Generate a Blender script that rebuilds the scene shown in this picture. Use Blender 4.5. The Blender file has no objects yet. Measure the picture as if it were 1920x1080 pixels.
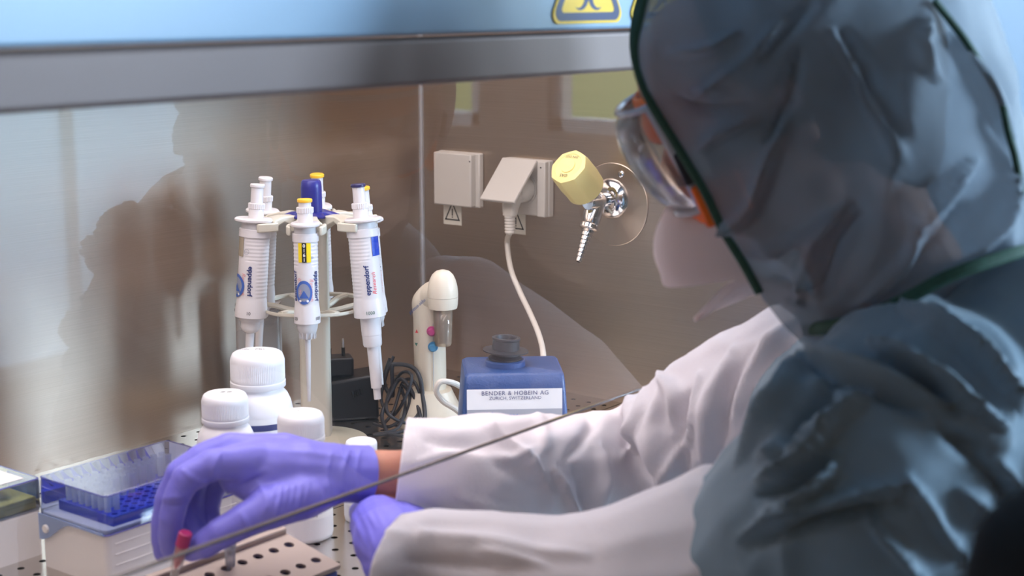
import bpy, bmesh, math, random
import numpy as np
from math import pi, sin, cos, tan, atan, atan2, radians, sqrt
from mathutils import Vector, Matrix, Euler

random.seed(7)
SC = bpy.context.scene
COL = SC.collection

# ------------------------------------------------------------------ camera
CAM_H = 0.55
HEAD = radians(37.9)
PITCH = radians(10.78)
FPX = 2900.0
cam_d = bpy.data.cameras.new('camera')
cam = bpy.data.objects.new('camera', cam_d)
COL.objects.link(cam)
cam.location = (0, 0, CAM_H)
cam.rotation_euler = (pi/2 - PITCH, 0, HEAD - pi/2)
cam_d.sensor_width = 36.0
cam_d.lens = FPX/1920*36
cam_d.clip_start = 0.02
cam_d.dof.use_dof = True
cam_d.dof.focus_distance = 1.86
cam_d.dof.aperture_fstop = 6.0
SC.camera = cam

# ------------------------------------------------------------------ world
w = bpy.data.worlds.new('sky'); SC.world = w; w.use_nodes = True
nt = w.node_tree; nt.nodes.clear()
o_ = nt.nodes.new('ShaderNodeOutputWorld'); bg = nt.nodes.new('ShaderNodeBackground')
tc = nt.nodes.new('ShaderNodeTexCoord'); sx = nt.nodes.new('ShaderNodeSeparateXYZ')
cr = nt.nodes.new('ShaderNodeValToRGB')
cr.color_ramp.elements[0].position = 0.44; cr.color_ramp.elements[0].color = (0.16, 0.22, 0.08, 1)
cr.color_ramp.elements[1].position = 0.60; cr.color_ramp.elements[1].color = (0.62, 0.78, 1.0, 1)
e = cr.color_ramp.elements.new(0.515); e.color = (0.34, 0.42, 0.24, 1)
ad = nt.nodes.new('ShaderNodeMath'); ad.operation = 'MULTIPLY_ADD'; ad.inputs[1].default_value = 0.5; ad.inputs[2].default_value = 0.5
nt.links.new(tc.outputs['Generated'], sx.inputs[0]); nt.links.new(sx.outputs['Z'], ad.inputs[0])
nt.links.new(ad.outputs[0], cr.inputs[0]); nt.links.new(cr.outputs[0], bg.inputs[0]); nt.links.new(bg.outputs[0], o_.inputs[0])
bg.inputs[1].default_value = 7.0

def area(name, loc, target, sx_, sy_, power, col):
    l = bpy.data.lights.new(name, 'AREA'); l.shape = 'RECTANGLE'; l.size = sx_; l.size_y = sy_
    l.energy = power; l.color = col
    o = bpy.data.objects.new(name, l); COL.objects.link(o); o.location = loc
    o.rotation_euler = (Vector(target) - Vector(loc)).to_track_quat('-Z', 'Y').to_euler()
    return o
# daylight through the windows
area('daylight_east', (5.1, -1.5, 1.55), (1.2, 0.3, 0.5), 3.0, 1.0, 380, (0.60, 0.79, 1.0))
area('daylight_south', (3.5, -3.9, 1.5), (1.8, 0.3, 0.4), 1.6, 1.4, 620, (0.56, 0.77, 1.0))
# fluorescent cabinet lamp, then added fill lights
area('cabinet_lamp', (1.02, 1.16, 0.735), (1.02, 1.16, 0), 1.1, 0.46, 8.8, (1.0, 0.91, 0.93))
area('cupboard_fill', (-0.9, -1.5, 1.80), (-2.4, -1.4, 0.4), 1.2, 0.6, 26, (1.0, 0.82, 0.68))  # added warm fill aimed at the wooden cupboard, no real fitting

area('corner_fill', (3.3, 1.5, 1.86), (3.6, 1.4, 0), 0.6, 0.6, 40, (0.80, 0.90, 1.0))  # added fill to brighten the cupboards in the far corner

SC.view_settings.view_transform = 'Standard'
SC.view_settings.look = 'None'
SC.view_settings.gamma = 1.0
SC.view_settings.use_curve_mapping = False
SC.view_settings.exposure = 0.0
cy = SC.cycles
cy.use_denoising = True
cy.max_bounces = 9; cy.transparent_max_bounces = 16; cy.glossy_bounces = 5
cy.blur_glossy = 1.5; cy.caustics_reflective = True; cy.caustics_refractive = False
cy.sample_clamp_indirect = 6.0

# ------------------------------------------------------------------ coordinates
_c, _s = cos(HEAD), sin(HEAD)
FWD = Vector((_c, _s, 0)); LAT = Vector((_s, -_c, 0)); UP = Vector((0, 0, 1))
def _ray(px, py):
    u, v = px-960, py-540
    h = FPX*cos(PITCH) - v*sin(PITCH)
    z = -FPX*sin(PITCH) - v*cos(PITCH)
    return u/h, z/h
def P(px, py, d):                       # world point at photo pixel, horizontal distance d ahead
    l, z = _ray(px, py)
    return FWD*d + LAT*(l*d) + UP*(CAM_H + z*d)
def PX(px, py, X):
    l, z = _ray(px, py); q = FWD + LAT*l
    return P(px, py, X/q.x)
def PY(px, py, Y):
    l, z = _ray(px, py); q = FWD + LAT*l
    return P(px, py, Y/q.y)
def PZ(px, py, Z):
    l, z = _ray(px, py)
    return P(px, py, (Z-CAM_H)/z)

# ------------------------------------------------------------------ materials
def new_mat(name):
    m = bpy.data.materials.new(name); m.use_nodes = True
    return m, m.node_tree, m.node_tree.nodes['Principled BSDF']
def mat(name, col, rough=0.5, metal=0.0, spec=0.5, sss=0.0, trans=0.0, ior=1.45, coat=0.0,
        var=0.06, vscale=30.0, bump=0.0, bscale=200.0, alpha=1.0, emit=None, estr=0):
    m, nt, b = new_mat(name)
    b.inputs['Roughness'].default_value = rough; b.inputs['Metallic'].default_value = metal
    b.inputs['Specular IOR Level'].default_value = spec; b.inputs['IOR'].default_value = ior
    b.inputs['Transmission Weight'].default_value = trans; b.inputs['Coat Weight'].default_value = coat
    b.inputs['Alpha'].default_value = alpha
    if sss:
        b.inputs['Subsurface Weight'].default_value = sss
        b.inputs['Subsurface Radius'].default_value = (0.01, 0.009, 0.009)
        b.inputs['Subsurface Scale'].default_value = 1.0
    if emit:
        b.inputs['Emission Color'].default_value = (*emit, 1); b.inputs['Emission Strength'].default_value = estr
    tc = nt.nodes.new('ShaderNodeTexCoord'); n = nt.nodes.new('ShaderNodeTexNoise')
    n.inputs['Scale'].default_value = vscale; n.inputs['Detail'].default_value = 3
    nt.links.new(tc.outputs['Object'], n.inputs['Vector'])
    mp = nt.nodes.new('ShaderNodeMapRange')
    mp.inputs['To Min'].default_value = 1-var; mp.inputs['To Max'].default_value = 1+var
    nt.links.new(n.outputs['Fac'], mp.inputs['Value'])
    mx = nt.nodes.new('ShaderNodeVectorMath'); mx.operation = 'SCALE'
    mx.inputs[0].default_value = col; nt.links.new(mp.outputs[0], mx.inputs['Scale'])
    nt.links.new(mx.outputs[0], b.inputs['Base Color'])
    if bump:
        n2 = nt.nodes.new('ShaderNodeTexNoise'); n2.inputs['Scale'].default_value = bscale
        nt.links.new(tc.outputs['Object'], n2.inputs['Vector'])
        bp = nt.nodes.new('ShaderNodeBump'); bp.inputs['Strength'].default_value = bump; bp.inputs['Distance'].default_value = 0.001
        nt.links.new(n2.outputs['Fac'], bp.inputs['Height']); nt.links.new(bp.outputs[0], b.inputs['Normal'])
    return m
def clear_mat(name, tint, gloss=0.08, rough=0.03, haze=0.0, hazecol=(0.8, 0.85, 0.9), refl=1.7):
    """thin clear plastic or glass: tinted transparency under a Fresnel reflection, with a little dust"""
    m = bpy.data.materials.new(name); m.use_nodes = True; nt = m.node_tree; nt.nodes.clear()
    out = nt.nodes.new('ShaderNodeOutputMaterial')
    tr = nt.nodes.new('ShaderNodeBsdfTransparent'); tr.inputs[0].default_value = (*tint, 1)
    gl = nt.nodes.new('ShaderNodeBsdfGlossy'); gl.inputs['Roughness'].default_value = rough
    gl.inputs['Color'].default_value = (1, 1, 1, 1)
    fr = nt.nodes.new('ShaderNodeLayerWeight'); fr.inputs[0].default_value = 0.33
    ma = nt.nodes.new('ShaderNodeMath'); ma.operation = 'MULTIPLY_ADD'; ma.use_clamp = True
    ma.inputs[1].default_value = refl; ma.inputs[2].default_value = gloss
    nt.links.new(fr.outputs['Fresnel'], ma.inputs[0])
    mx = nt.nodes.new('ShaderNodeMixShader')
    nt.links.new(ma.outputs[0], mx.inputs[0]); nt.links.new(tr.outputs[0], mx.inputs[1]); nt.links.new(gl.outputs[0], mx.inputs[2])
    last = mx
    if haze:
        df = nt.nodes.new('ShaderNodeBsdfDiffuse'); df.inputs[0].default_value = (*hazecol, 1)
        tc = nt.nodes.new('ShaderNodeTexCoord'); n = nt.nodes.new('ShaderNodeTexNoise'); n.inputs['Scale'].default_value = 9
        nt.links.new(tc.outputs['Object'], n.inputs['Vector'])
        mp = nt.nodes.new('ShaderNodeMapRange'); mp.inputs['To Min'].default_value = haze*0.5; mp.inputs['To Max'].default_value = haze*1.5
        nt.links.new(n.outputs['Fac'], mp.inputs['Value'])
        m2 = nt.nodes.new('ShaderNodeMixShader')
        nt.links.new(mp.outputs[0], m2.inputs[0]); nt.links.new(mx.outputs[0], m2.inputs[1]); nt.links.new(df.outputs[0], m2.inputs[2])
        last = m2
    nt.links.new(last.outputs[0], out.inputs[0])
    return m
def cloth_mat(name, col, transp=0.0, transl=0.35, bscale=900.0):
    """thin non-woven cloth: diffuse + translucent, a share of open pores, fine embossed relief"""
    m = bpy.data.materials.new(name); m.use_nodes = True; nt = m.node_tree; nt.nodes.clear()
    out = nt.nodes.new('ShaderNodeOutputMaterial')
    tc = nt.nodes.new('ShaderNodeTexCoord')
    n = nt.nodes.new('ShaderNodeTexNoise'); n.inputs['Scale'].default_value = 14; n.inputs['Detail'].default_value = 4
    nt.links.new(tc.outputs['Object'], n.inputs['Vector'])
    mp = nt.nodes.new('ShaderNodeMapRange'); mp.inputs['To Min'].default_value = 0.93; mp.inputs['To Max'].default_value = 1.05
    nt.links.new(n.outputs['Fac'], mp.inputs['Value'])
    sc = nt.nodes.new('ShaderNodeVectorMath'); sc.operation = 'SCALE'; sc.inputs[0].default_value = col
    nt.links.new(mp.outputs[0], sc.inputs['Scale'])
    n2 = nt.nodes.new('ShaderNodeTexVoronoi'); n2.inputs['Scale'].default_value = bscale
    nt.links.new(tc.outputs['Object'], n2.inputs['Vector'])
    n3 = nt.nodes.new('ShaderNodeTexNoise'); n3.inputs['Scale'].default_value = 28; n3.inputs['Detail'].default_value = 3
    nt.links.new(tc.outputs['Object'], n3.inputs['Vector'])
    b1 = nt.nodes.new('ShaderNodeBump'); b1.inputs['Strength'].default_value = 0.25; b1.inputs['Distance'].default_value = 0.0004
    b2 = nt.nodes.new('ShaderNodeBump'); b2.inputs['Strength'].default_value = 0.35; b2.inputs['Distance'].default_value = 0.004
    nt.links.new(n2.outputs['Distance'], b1.inputs['Height']); nt.links.new(n3.outputs['Fac'], b2.inputs['Height'])
    nt.links.new(b2.outputs[0], b1.inputs['Normal'])
    b = nt.nodes.new('ShaderNodeBsdfPrincipled'); b.inputs['Roughness'].default_value = 0.62
    b.inputs['Specular IOR Level'].default_value = 0.35
    b.inputs['Sheen Weight'].default_value = 0.2
    t = nt.nodes.new('ShaderNodeBsdfTranslucent')
    nt.links.new(sc.outputs[0], b.inputs['Base Color']); nt.links.new(sc.outputs[0], t.inputs['Color'])
    nt.links.new(b1.outputs[0], b.inputs['Normal']); nt.links.new(b1.outputs[0], t.inputs['Normal'])
    mx = nt.nodes.new('ShaderNodeMixShader'); mx.inputs[0].default_value = transl
    nt.links.new(b.outputs[0], mx.inputs[1]); nt.links.new(t.outputs[0], mx.inputs[2])
    last = mx
    if transp:
        tr = nt.nodes.new('ShaderNodeBsdfTransparent')
        m2 = nt.nodes.new('ShaderNodeMixShader'); m2.inputs[0].default_value = transp
        nt.links.new(mx.outputs[0], m2.inputs[1]); nt.links.new(tr.outputs[0], m2.inputs[2]); last = m2
    nt.links.new(last.outputs[0], out.inputs[0])
    return m
def steel_mat(name, col=(0.56, 0.52, 0.49), rough=0.34, aniso=0.8, rot=0.0, axis='Z'):
    m, nt, b = new_mat(name)
    b.inputs['Metallic'].default_value = 1.0
    b.inputs['Anisotropic'].default_value = aniso; b.inputs['Anisotropic Rotation'].default_value = rot
    tg = nt.nodes.new('ShaderNodeTangent'); tg.direction_type = 'RADIAL'; tg.axis = axis
    if aniso: nt.links.new(tg.outputs[0], b.inputs['Tangent'])
    tc = nt.nodes.new('ShaderNodeTexCoord')
    mpg = nt.nodes.new('ShaderNodeMapping'); mpg.inputs['Scale'].default_value = (6, 6, 1400) if aniso else (20, 20, 20)
    nt.links.new(tc.outputs['Object'], mpg.inputs[0])
    n = nt.nodes.new('ShaderNodeTexNoise'); n.inputs['Scale'].default_value = 1.0; n.inputs['Detail'].default_value = 2
    nt.links.new(mpg.outputs[0], n.inputs['Vector'])
    big = nt.nodes.new('ShaderNodeTexNoise'); big.inputs['Scale'].default_value = 5.0; big.inputs['Detail'].default_value = 5
    nt.links.new(tc.outputs['Object'], big.inputs['Vector'])
    r1 = nt.nodes.new('ShaderNodeMapRange'); r1.inputs['To Min'].default_value = rough*0.8; r1.inputs['To Max'].default_value = rough*1.25
    nt.links.new(big.outputs['Fac'], r1.inputs['Value']); nt.links.new(r1.outputs[0], b.inputs['Roughness'])
    r2 = nt.nodes.new('ShaderNodeMapRange'); r2.inputs['To Min'].default_value = 0.86; r2.inputs['To Max'].default_value = 1.1
    nt.links.new(n.outputs['Fac'], r2.inputs['Value'])
    v = nt.nodes.new('ShaderNodeVectorMath'); v.operation = 'SCALE'; v.inputs[0].default_value = col
    nt.links.new(r2.outputs[0], v.inputs['Scale']); nt.links.new(v.outputs[0], b.inputs['Base Color'])
    return m

M = {}
M['steel'] = steel_mat('brushed_steel', (0.54, 0.445, 0.36))
M['steel_floor'] = steel_mat('perforated_steel', (0.66, 0.62, 0.58), 0.22, 0.0)
M['pale_white'] = mat('pale_blue_white_lacquer', (0.62, 0.76, 0.88), 0.4, var=0.01)
M['frosted_pane'] = cloth_mat('frosted_pane_glass', (0.66, 0.74, 0.82), 0.0, 0.75)
M['rail'] = mat('satin_rail_steel', (0.17, 0.13, 0.12), 0.55, metal=0.35, var=0.02)
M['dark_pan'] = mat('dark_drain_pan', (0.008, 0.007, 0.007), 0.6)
M['seam'] = mat('corner_sealant', (0.55, 0.54, 0.54), 0.25, 0.7)
M['blue_panel'] = mat('pale_blue_lacquer', (0.26, 0.385, 0.52), 0.32, var=0.02)
M['glass'] = clear_mat('sash_glass', (0.94, 0.95, 0.955), 0.0, 0.0, 0.004, (0.8, 0.8, 0.9), 1.25)
M['glass_edge'] = clear_mat('polished_glass_edge', (0.45, 0.48, 0.52), 0.02, 0.1, 0.35, (0.22, 0.20, 0.21))
M['white'] = mat('white_plastic', (0.68, 0.655, 0.665), 0.32, var=0.02, coat=0.2)
M['white2'] = mat('grey_white_plastic', (0.58, 0.575, 0.59), 0.35, var=0.02)
M['cream'] = mat('cream_plastic', (0.74, 0.66, 0.53), 0.38, var=0.03, sss=0.05)
M['beige'] = mat('aged_beige_plastic', (0.52, 0.48, 0.37), 0.4, var=0.04, vscale=12)
M['beige2'] = mat('light_beige_plastic', (0.58, 0.55, 0.46), 0.38, var=0.03)
M['blue_cap'] = mat('royal_blue_plastic', (0.018, 0.022, 0.20), 0.35)
M['yellow_cap'] = mat('amber_yellow_plastic', (0.85, 0.48, 0.03), 0.35)
M['navy_cap'] = mat('navy_plastic', (0.02, 0.02, 0.09), 0.3)
M['hdpe'] = mat('milky_polyethylene', (0.76, 0.75, 0.78), 0.38, sss=0.45, var=0.02)
M['hdpe_cap'] = mat('milky_screw_cap', (0.76, 0.76, 0.79), 0.42, sss=0.35, var=0.02)
M['paper'] = mat('white_paper', (0.80, 0.79, 0.80), 0.7, var=0.02)
M['ink'] = mat('black_ink', (0.01, 0.01, 0.012), 0.5)
M['navy_ink'] = mat('navy_ink', (0.012, 0.025, 0.14), 0.5)
M['blue_ink'] = mat('blue_ink', (0.05, 0.12, 0.42), 0.5)
M['red_ink'] = mat('red_ink', (0.72, 0.05, 0.06), 0.5)
M['faint_red'] = mat('faded_red_ink', (0.75, 0.35, 0.36), 0.5)
M['green_ink'] = mat('green_ink', (0.05, 0.16, 0.12), 0.5)
M['strip_yellow'] = mat('yellow_scale_strip', (0.85, 0.65, 0.02), 0.3)
M['strip_blue'] = mat('blue_scale_strip', (0.02, 0.06, 0.42), 0.22)
M['strip_beige'] = mat('smoky_scale_strip', (0.36, 0.31, 0.23), 0.2)
M['sticker_grey'] = mat('sticker_grey', (0.27, 0.30, 0.40), 0.4)
M['black'] = mat('black_plastic', (0.012, 0.012, 0.013), 0.35)
M['rubber'] = mat('black_rubber', (0.018, 0.018, 0.022), 0.5, bump=0.2)
M['cable'] = mat('dark_grey_cable', (0.03, 0.03, 0.035), 0.45)
M['vortex'] = mat('blue_hammered_lacquer', (0.022, 0.068, 0.22), 0.36, var=0.15, vscale=300, bump=0.5, bscale=420)
M['greyband'] = mat('grey_band', (0.36, 0.37, 0.42), 0.5)
M['outlet'] = mat('warm_grey_socket_plastic', (0.52, 0.48, 0.43), 0.45, var=0.03)
M['sticker'] = mat('pale_sticker', (0.66, 0.62, 0.53), 0.5)
M['plug'] = mat('off_white_plug', (0.68, 0.63, 0.56), 0.4)
M['chrome'] = mat('chrome', (0.66, 0.66, 0.67), 0.08, metal=1.0, var=0.02)
M['pale_yellow'] = mat('pale_yellow_plastic', (0.95, 0.80, 0.33), 0.4, var=0.03, sss=0.2)
M['nickel'] = mat('pin_nickel', (0.7, 0.68, 0.65), 0.2, metal=1.0)
M['magenta'] = mat('magenta_button', (0.50, 0.06, 0.22), 0.35)
M['cyan'] = mat('blue_button', (0.07, 0.27, 0.48), 0.35)
M['nozzle'] = clear_mat('smoky_nozzle', (0.78, 0.70, 0.60), 0.02, 0.08, 0.22, (0.62, 0.54, 0.45), 0.7)
M['tip_clear'] = clear_mat('frosted_tip', (0.88, 0.89, 0.95), 0.04, 0.2, 0.5)
M['tube_clear'] = clear_mat('clear_tube', (0.93, 0.92, 0.93), 0.02, 0.1, 0.10, refl=0.8)
M['lid_blue'] = clear_mat('blue_tinted_lid', (0.72, 0.80, 0.96), 0.03, 0.05, 0.02, (0.35, 0.5, 0.9))
M['lid_edge'] = mat('violet_lid_edge', (0.06, 0.06, 0.30), 0.25)
M['hinge_blue'] = clear_mat('pale_blue_hinge', (0.60, 0.72, 0.90), 0.08, 0.1, 0.45, (0.42, 0.55, 0.85))
M['tray_blue'] = mat('cobalt_tray', (0.012, 0.035, 0.45), 0.3)
M['box_base'] = mat('box_white', (0.72, 0.70, 0.70), 0.45, var=0.02)
M['yellow_tip'] = mat('yellow_tips', (0.62, 0.52, 0.12), 0.5)
M['rack'] = mat('pinkish_beige_aluminium', (0.45, 0.375, 0.33), 0.4, metal=0.25, var=0.04)
M['rack_side'] = mat('rack_blue_side', (0.04, 0.07, 0.30), 0.35)
M['rack_hole'] = mat('rack_hole_inside', (0.10, 0.085, 0.075), 0.6)
M['frost'] = clear_mat('frosted_box', (0.72, 0.70, 0.68), 0.05, 0.25, 0.28, (0.7, 0.68, 0.66))
M['pink_cap'] = mat('raspberry_cap', (0.42, 0.03, 0.15), 0.35)
M['pink_liquid'] = mat('rose_liquid', (0.70, 0.22, 0.30), 0.25)
M['glove'] = mat('violet_blue_nitrile', (0.19, 0.18, 0.72), 0.42, spec=0.45, var=0.03, bump=0.25, bscale=700, sss=0.08)
M['skin'] = mat('skin', (0.56, 0.25, 0.165), 0.5, sss=0.25, var=0.08, vscale=60, bump=0.2, bscale=500)
M['hair'] = mat('dark_brown_hair', (0.05, 0.03, 0.02), 0.6)
M['sleeve'] = cloth_mat('white_nonwoven', (0.88, 0.84, 0.89), 0.0, 0.15, 650)
M['gown'] = cloth_mat('teal_grey_nonwoven', (0.22, 0.31, 0.38), 0.0, 0.08)
M['hood'] = cloth_mat('sheer_teal_nonwoven', (0.26, 0.33, 0.40), 0.22, 0.25)
M['mask'] = cloth_mat('white_mask_cloth', (0.94, 0.86, 0.85), 0.0, 0.5)
M['binding'] = mat('dark_green_binding', (0.022, 0.075, 0.05), 0.7, var=0.4, vscale=250)
M['goggle'] = clear_mat('clear_polycarbonate', (0.93, 0.95, 0.98), 0.03, 0.05, 0.06, refl=0.9)
M['goggle_rim'] = mat('clear_grey_rim', (0.45, 0.46, 0.52), 0.15, spec=0.8)
M['orange'] = mat('orange_seal', (0.95, 0.17, 0.012), 0.45)
M['strap'] = mat('dark_strap', (0.02, 0.02, 0.03), 0.6)
M['room_wall'] = mat('painted_wall', (0.20, 0.145, 0.11), 0.8, var=0.03, vscale=3)
M['room_white'] = mat('white_painted_wall', (0.60, 0.66, 0.72), 0.7, var=0.02, vscale=3)
M['room_floor'] = mat('linoleum', (0.13, 0.12, 0.12), 0.4, var=0.1, vscale=8)
M['ceiling'] = mat('ceiling_paint', (0.45, 0.43, 0.42), 0.8)
M['wood'] = mat('brown_wood', (0.30, 0.165, 0.085), 0.4, var=0.25, vscale=5)
M['wood_light'] = mat('honey_wood', (0.52, 0.32, 0.18), 0.4, var=0.2, vscale=5)
M['dark_wood'] = mat('dark_stained_wood', (0.06, 0.045, 0.04), 0.4, var=0.2, vscale=5)
M['orange_door'] = mat('orange_lacquer', (0.75, 0.30, 0.10), 0.4)
M['frame'] = mat('window_frame', (0.55, 0.50, 0.46), 0.4)
M['cabinet_paint'] = mat('blue_grey_steel_paint', (0.42, 0.55, 0.68), 0.4, var=0.02)
M['sign_yellow'] = mat('warning_yellow', (0.80, 0.50, 0.03), 0.3)
M['sign_blue'] = mat('warning_dark_blue', (0.010, 0.025, 0.12), 0.3)
M['chair'] = mat('black_upholstery', (0.006, 0.006, 0.007), 0.8)

# ------------------------------------------------------------------ object helpers
def tag(o, label=None, cat=None, group=None, kind=None):
    if label: o['label'] = label
    if cat: o['category'] = cat
    if group: o['group'] = group
    if kind: o['kind'] = kind
    return o
def thing(name, label, cat, loc=(0, 0, 0), rot=(0, 0, 0), group=None):
    o = bpy.data.objects.new(name, None); COL.objects.link(o)
    o.empty_display_size = 0.02
    o.location = loc
    if isinstance(rot, Matrix): o.rotation_euler = rot.to_euler()
    else: o.rotation_euler = rot
    return tag(o, label, cat, group)

class MB:
    def __init__(s): s.v = []; s.f = []
    def add(s, vs, fs):
        n = len(s.v); s.v += [tuple(v) for v in vs]; s.f += [tuple(i+n for i in f) for f in fs]; return s
    def box(s, c, size, mtx=None):
        x, y, z = [q/2 for q in size]
        vs = [Vector((a*x, b*y, d*z)) for a in (-1, 1) for b in (-1, 1) for d in (-1, 1)]
        if mtx: vs = [mtx @ v for v in vs]
        vs = [v + Vector(c) for v in vs]
        return s.add(vs, [(0, 1, 3, 2), (4, 6, 7, 5), (0, 4, 5, 1), (2, 3, 7, 6), (0, 2, 6, 4), (1, 5, 7, 3)])
    def hexa(s, p):   # 8 points: bottom 4 ccw, top 4 ccw
        return s.add(p, [(3, 2, 1, 0), (4, 5, 6, 7), (0, 1, 5, 4), (1, 2, 6, 5), (2, 3, 7, 6), (3, 0, 4, 7)])
    def lathe(s, prof, seg=32, mtx=None, rf=None, caps=True):
        """prof: [(r, z)...]; rf(theta, i, r, z) -> r"""
        vs = []; fs = []
        for i, (r, z) in enumerate(prof):
            for k in range(seg):
                th = 2*pi*k/seg; rr = rf(th, i, r, z) if rf else r
                v = Vector((rr*cos(th), rr*sin(th), z)); vs.append(mtx @ v if mtx else v)
        up = prof[-1][1] > prof[0][1]
        for i in range(len(prof)-1):
            for k in range(seg):
                a, b = i*seg+k, i*seg+(k+1) % seg
                q = (a, b, b+seg, a+seg); fs.append(q if up else q[::-1])
        if caps:
            b0 = tuple(range(seg)); t0 = tuple((len(prof)-1)*seg+k for k in range(seg))
            fs.append(b0[::-1] if up else b0); fs.append(t0 if up else t0[::-1])
        return s.add(vs, fs)
    def tube(s, pts, r, seg=10, caps=True, flat=1.0):
        pts = [Vector(p) for p in pts]; n = len(pts)
        rs = r if isinstance(r, (list, tuple)) else [r]*n
        vs = []; fs = []; prev = None
        for i, p in enumerate(pts):
            t = (pts[min(i+1, n-1)] - pts[max(i-1, 0)]).normalized()
            if prev is None:
                a = Vector((0, 0, 1)) if abs(t.z) < 0.9 else Vector((1, 0, 0)); u = t.cross(a).normalized()
            else:
                u = (prev - t*prev.dot(t)).normalized()
            prev = u; w_ = t.cross(u)
            for k in range(seg):
                th = 2*pi*k/seg; vs.append(p + (u*cos(th)*flat + w_*sin(th))*rs[i])
        for i in range(n-1):
            for k in range(seg):
                a, b = i*seg+k, i*seg+(k+1) % seg; fs.append((a, b, b+seg, a+seg))
        if caps: fs.append(tuple(range(seg))[::-1]); fs.append(tuple((n-1)*seg+k for k in range(seg)))
        return s.add(vs, fs)
    def loft(s, rings, close=True, cap0=False, cap1=False):
        n = len(rings[0]); vs = [v for r in rings for v in r]; fs = []
        for i in range(len(rings)-1):
            for k in range(n if close else n-1):
                a, b = i*n+k, i*n+(k+1) % n; fs.append((a, b, b+n, a+n))
        if cap0: fs.append(tuple(range(n))[::-1])
        if cap1: fs.append(tuple((len(rings)-1)*n+k for k in range(n)))
        return s.add(vs, fs)
    def prism(s, poly, h0, h1, mtx=None):
        n = len(poly); vs = [Vector((x, y, h0)) for x, y in poly] + [Vector((x, y, h1)) for x, y in poly]
        if mtx: vs = [mtx @ v for v in vs]
        return s.add(vs, [tuple(range(n))[::-1], tuple(range(n, 2*n))] + [(k, (k+1) % n, n+(k+1) % n, n+k) for k in range(n)])
    def build(s, name, m, parent=None, bevel=0, bseg=2, sharp=35, subsurf=0, solid=0, fixn=True):
        me = bpy.data.meshes.new(name); me.from_pydata(s.v, [], s.f); me.update()
        if fixn:
            bm = bmesh.new(); bm.from_mesh(me); bmesh.ops.recalc_face_normals(bm, faces=bm.faces[:]); bm.to_mesh(me); bm.free()
        me.shade_smooth(); me.set_sharp_from_angle(angle=radians(sharp))
        me.materials.append(M[m] if isinstance(m, str) else m)
        o = bpy.data.objects.new(name, me); COL.objects.link(o)
        if parent: o.parent = parent
        if solid:
            q = o.modifiers.new('solid', 'SOLIDIFY'); q.thickness = solid; q.offset = 0
        if bevel:
            q = o.modifiers.new('bevel', 'BEVEL'); q.width = bevel; q.segments = bseg; q.limit_method = 'ANGLE'; q.harden_normals = False
        if subsurf:
            q = o.modifiers.new('sub', 'SUBSURF'); q.levels = subsurf; q.render_levels = subsurf
        return o

def spline(pts, n=8):
    """Catmull-Rom through points (tuples or Vectors, any dimension)"""
    P_ = [np.array(p, float) for p in pts]; out = []
    for i in range(len(P_)-1):
        p0 = P_[max(i-1, 0)]; p1 = P_[i]; p2 = P_[i+1]; p3 = P_[min(i+2, len(P_)-1)]
        for k in range(n):
            t = k/n
            out.append(0.5*((2*p1) + (-p0+p2)*t + (2*p0-5*p1+4*p2-p3)*t*t + (-p0+3*p1-3*p2+p3)*t**3))
    out.append(P_[-1]); return [tuple(q) for q in out]

def text_mesh(txt, size, align='CENTER', bold=0.0, shear=0.0, spacing=1.0):
    """flat text polygons as (verts2d, faces)"""
    c = bpy.data.curves.new('t', 'FONT'); c.body = txt; c.size = size; c.align_x = align; c.align_y = 'CENTER'
    c.offset = bold; c.shear = shear; c.space_character = spacing; c.resolution_u = 3
    o = bpy.data.objects.new('t', c); COL.objects.link(o)
    dg = bpy.context.evaluated_depsgraph_get(); me = bpy.data.meshes.new_from_object(o.evaluated_get(dg))
    vs = [(v.co.x, v.co.y) for v in me.vertices]; fs = [tuple(p.vertices) for p in me.polygons]
    bpy.data.objects.remove(o); bpy.data.curves.remove(c); bpy.data.meshes.remove(me)
    return vs, fs
def flat_text(name, txt, size, m, parent, origin, xdir, ydir, **kw):
    vs, fs = text_mesh(txt, size, **kw)
    o, x, y = Vector(origin), Vector(xdir), Vector(ydir)
    return MB().add([o + x*a + y*b for a, b in vs], fs).build(name, m, parent, fixn=False)
def wrap(vs, r, th0, z0, mode):
    """map flat coords onto a cylinder. mode 0 upright, 1 reads bottom-up, -1 reads top-down"""
    out = []
    for x, y in vs:
        if mode == 0: cx, cz = x, y
        elif mode == 1: cx, cz = -y, x
        else: cx, cz = y, -x
        a = th0 + cx/r; out.append((r*cos(a), r*sin(a), z0+cz))
    return out
def wrap_text(name, txt, size, m, parent, r, th0, z0, mode, **kw):
    vs, fs = text_mesh(txt, size, **kw)
    return MB().add(wrap(vs, r, th0, z0, mode), fs).build(name, m, parent, fixn=False)
def wrap_patch(name, m, parent, r, th0, z0, w_, h_, th=0.0003, seg=8):
    """curved rectangular plate on a cylinder, with thickness"""
    mb = MB(); ins = []; outs = []
    rings = []
    for zz, rr in ((z0-h_/2, r-0.0005), (z0-h_/2, r+th), (z0+h_/2, r+th), (z0+h_/2, r-0.0005)):
        rings.append([Vector((rr*cos(th0+(k/seg-0.5)*w_/r), rr*sin(th0+(k/seg-0.5)*w_/r), zz)) for k in range(seg+1)])
    mb.loft(rings + [rings[0]], close=False)
    return mb.build(name, m, parent)
def disc_poly(r, n=24, a0=0.0, a1=2*pi):
    return [(r*cos(a0+(a1-a0)*k/n), r*sin(a0+(a1-a0)*k/n)) for k in range(n)]

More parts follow.
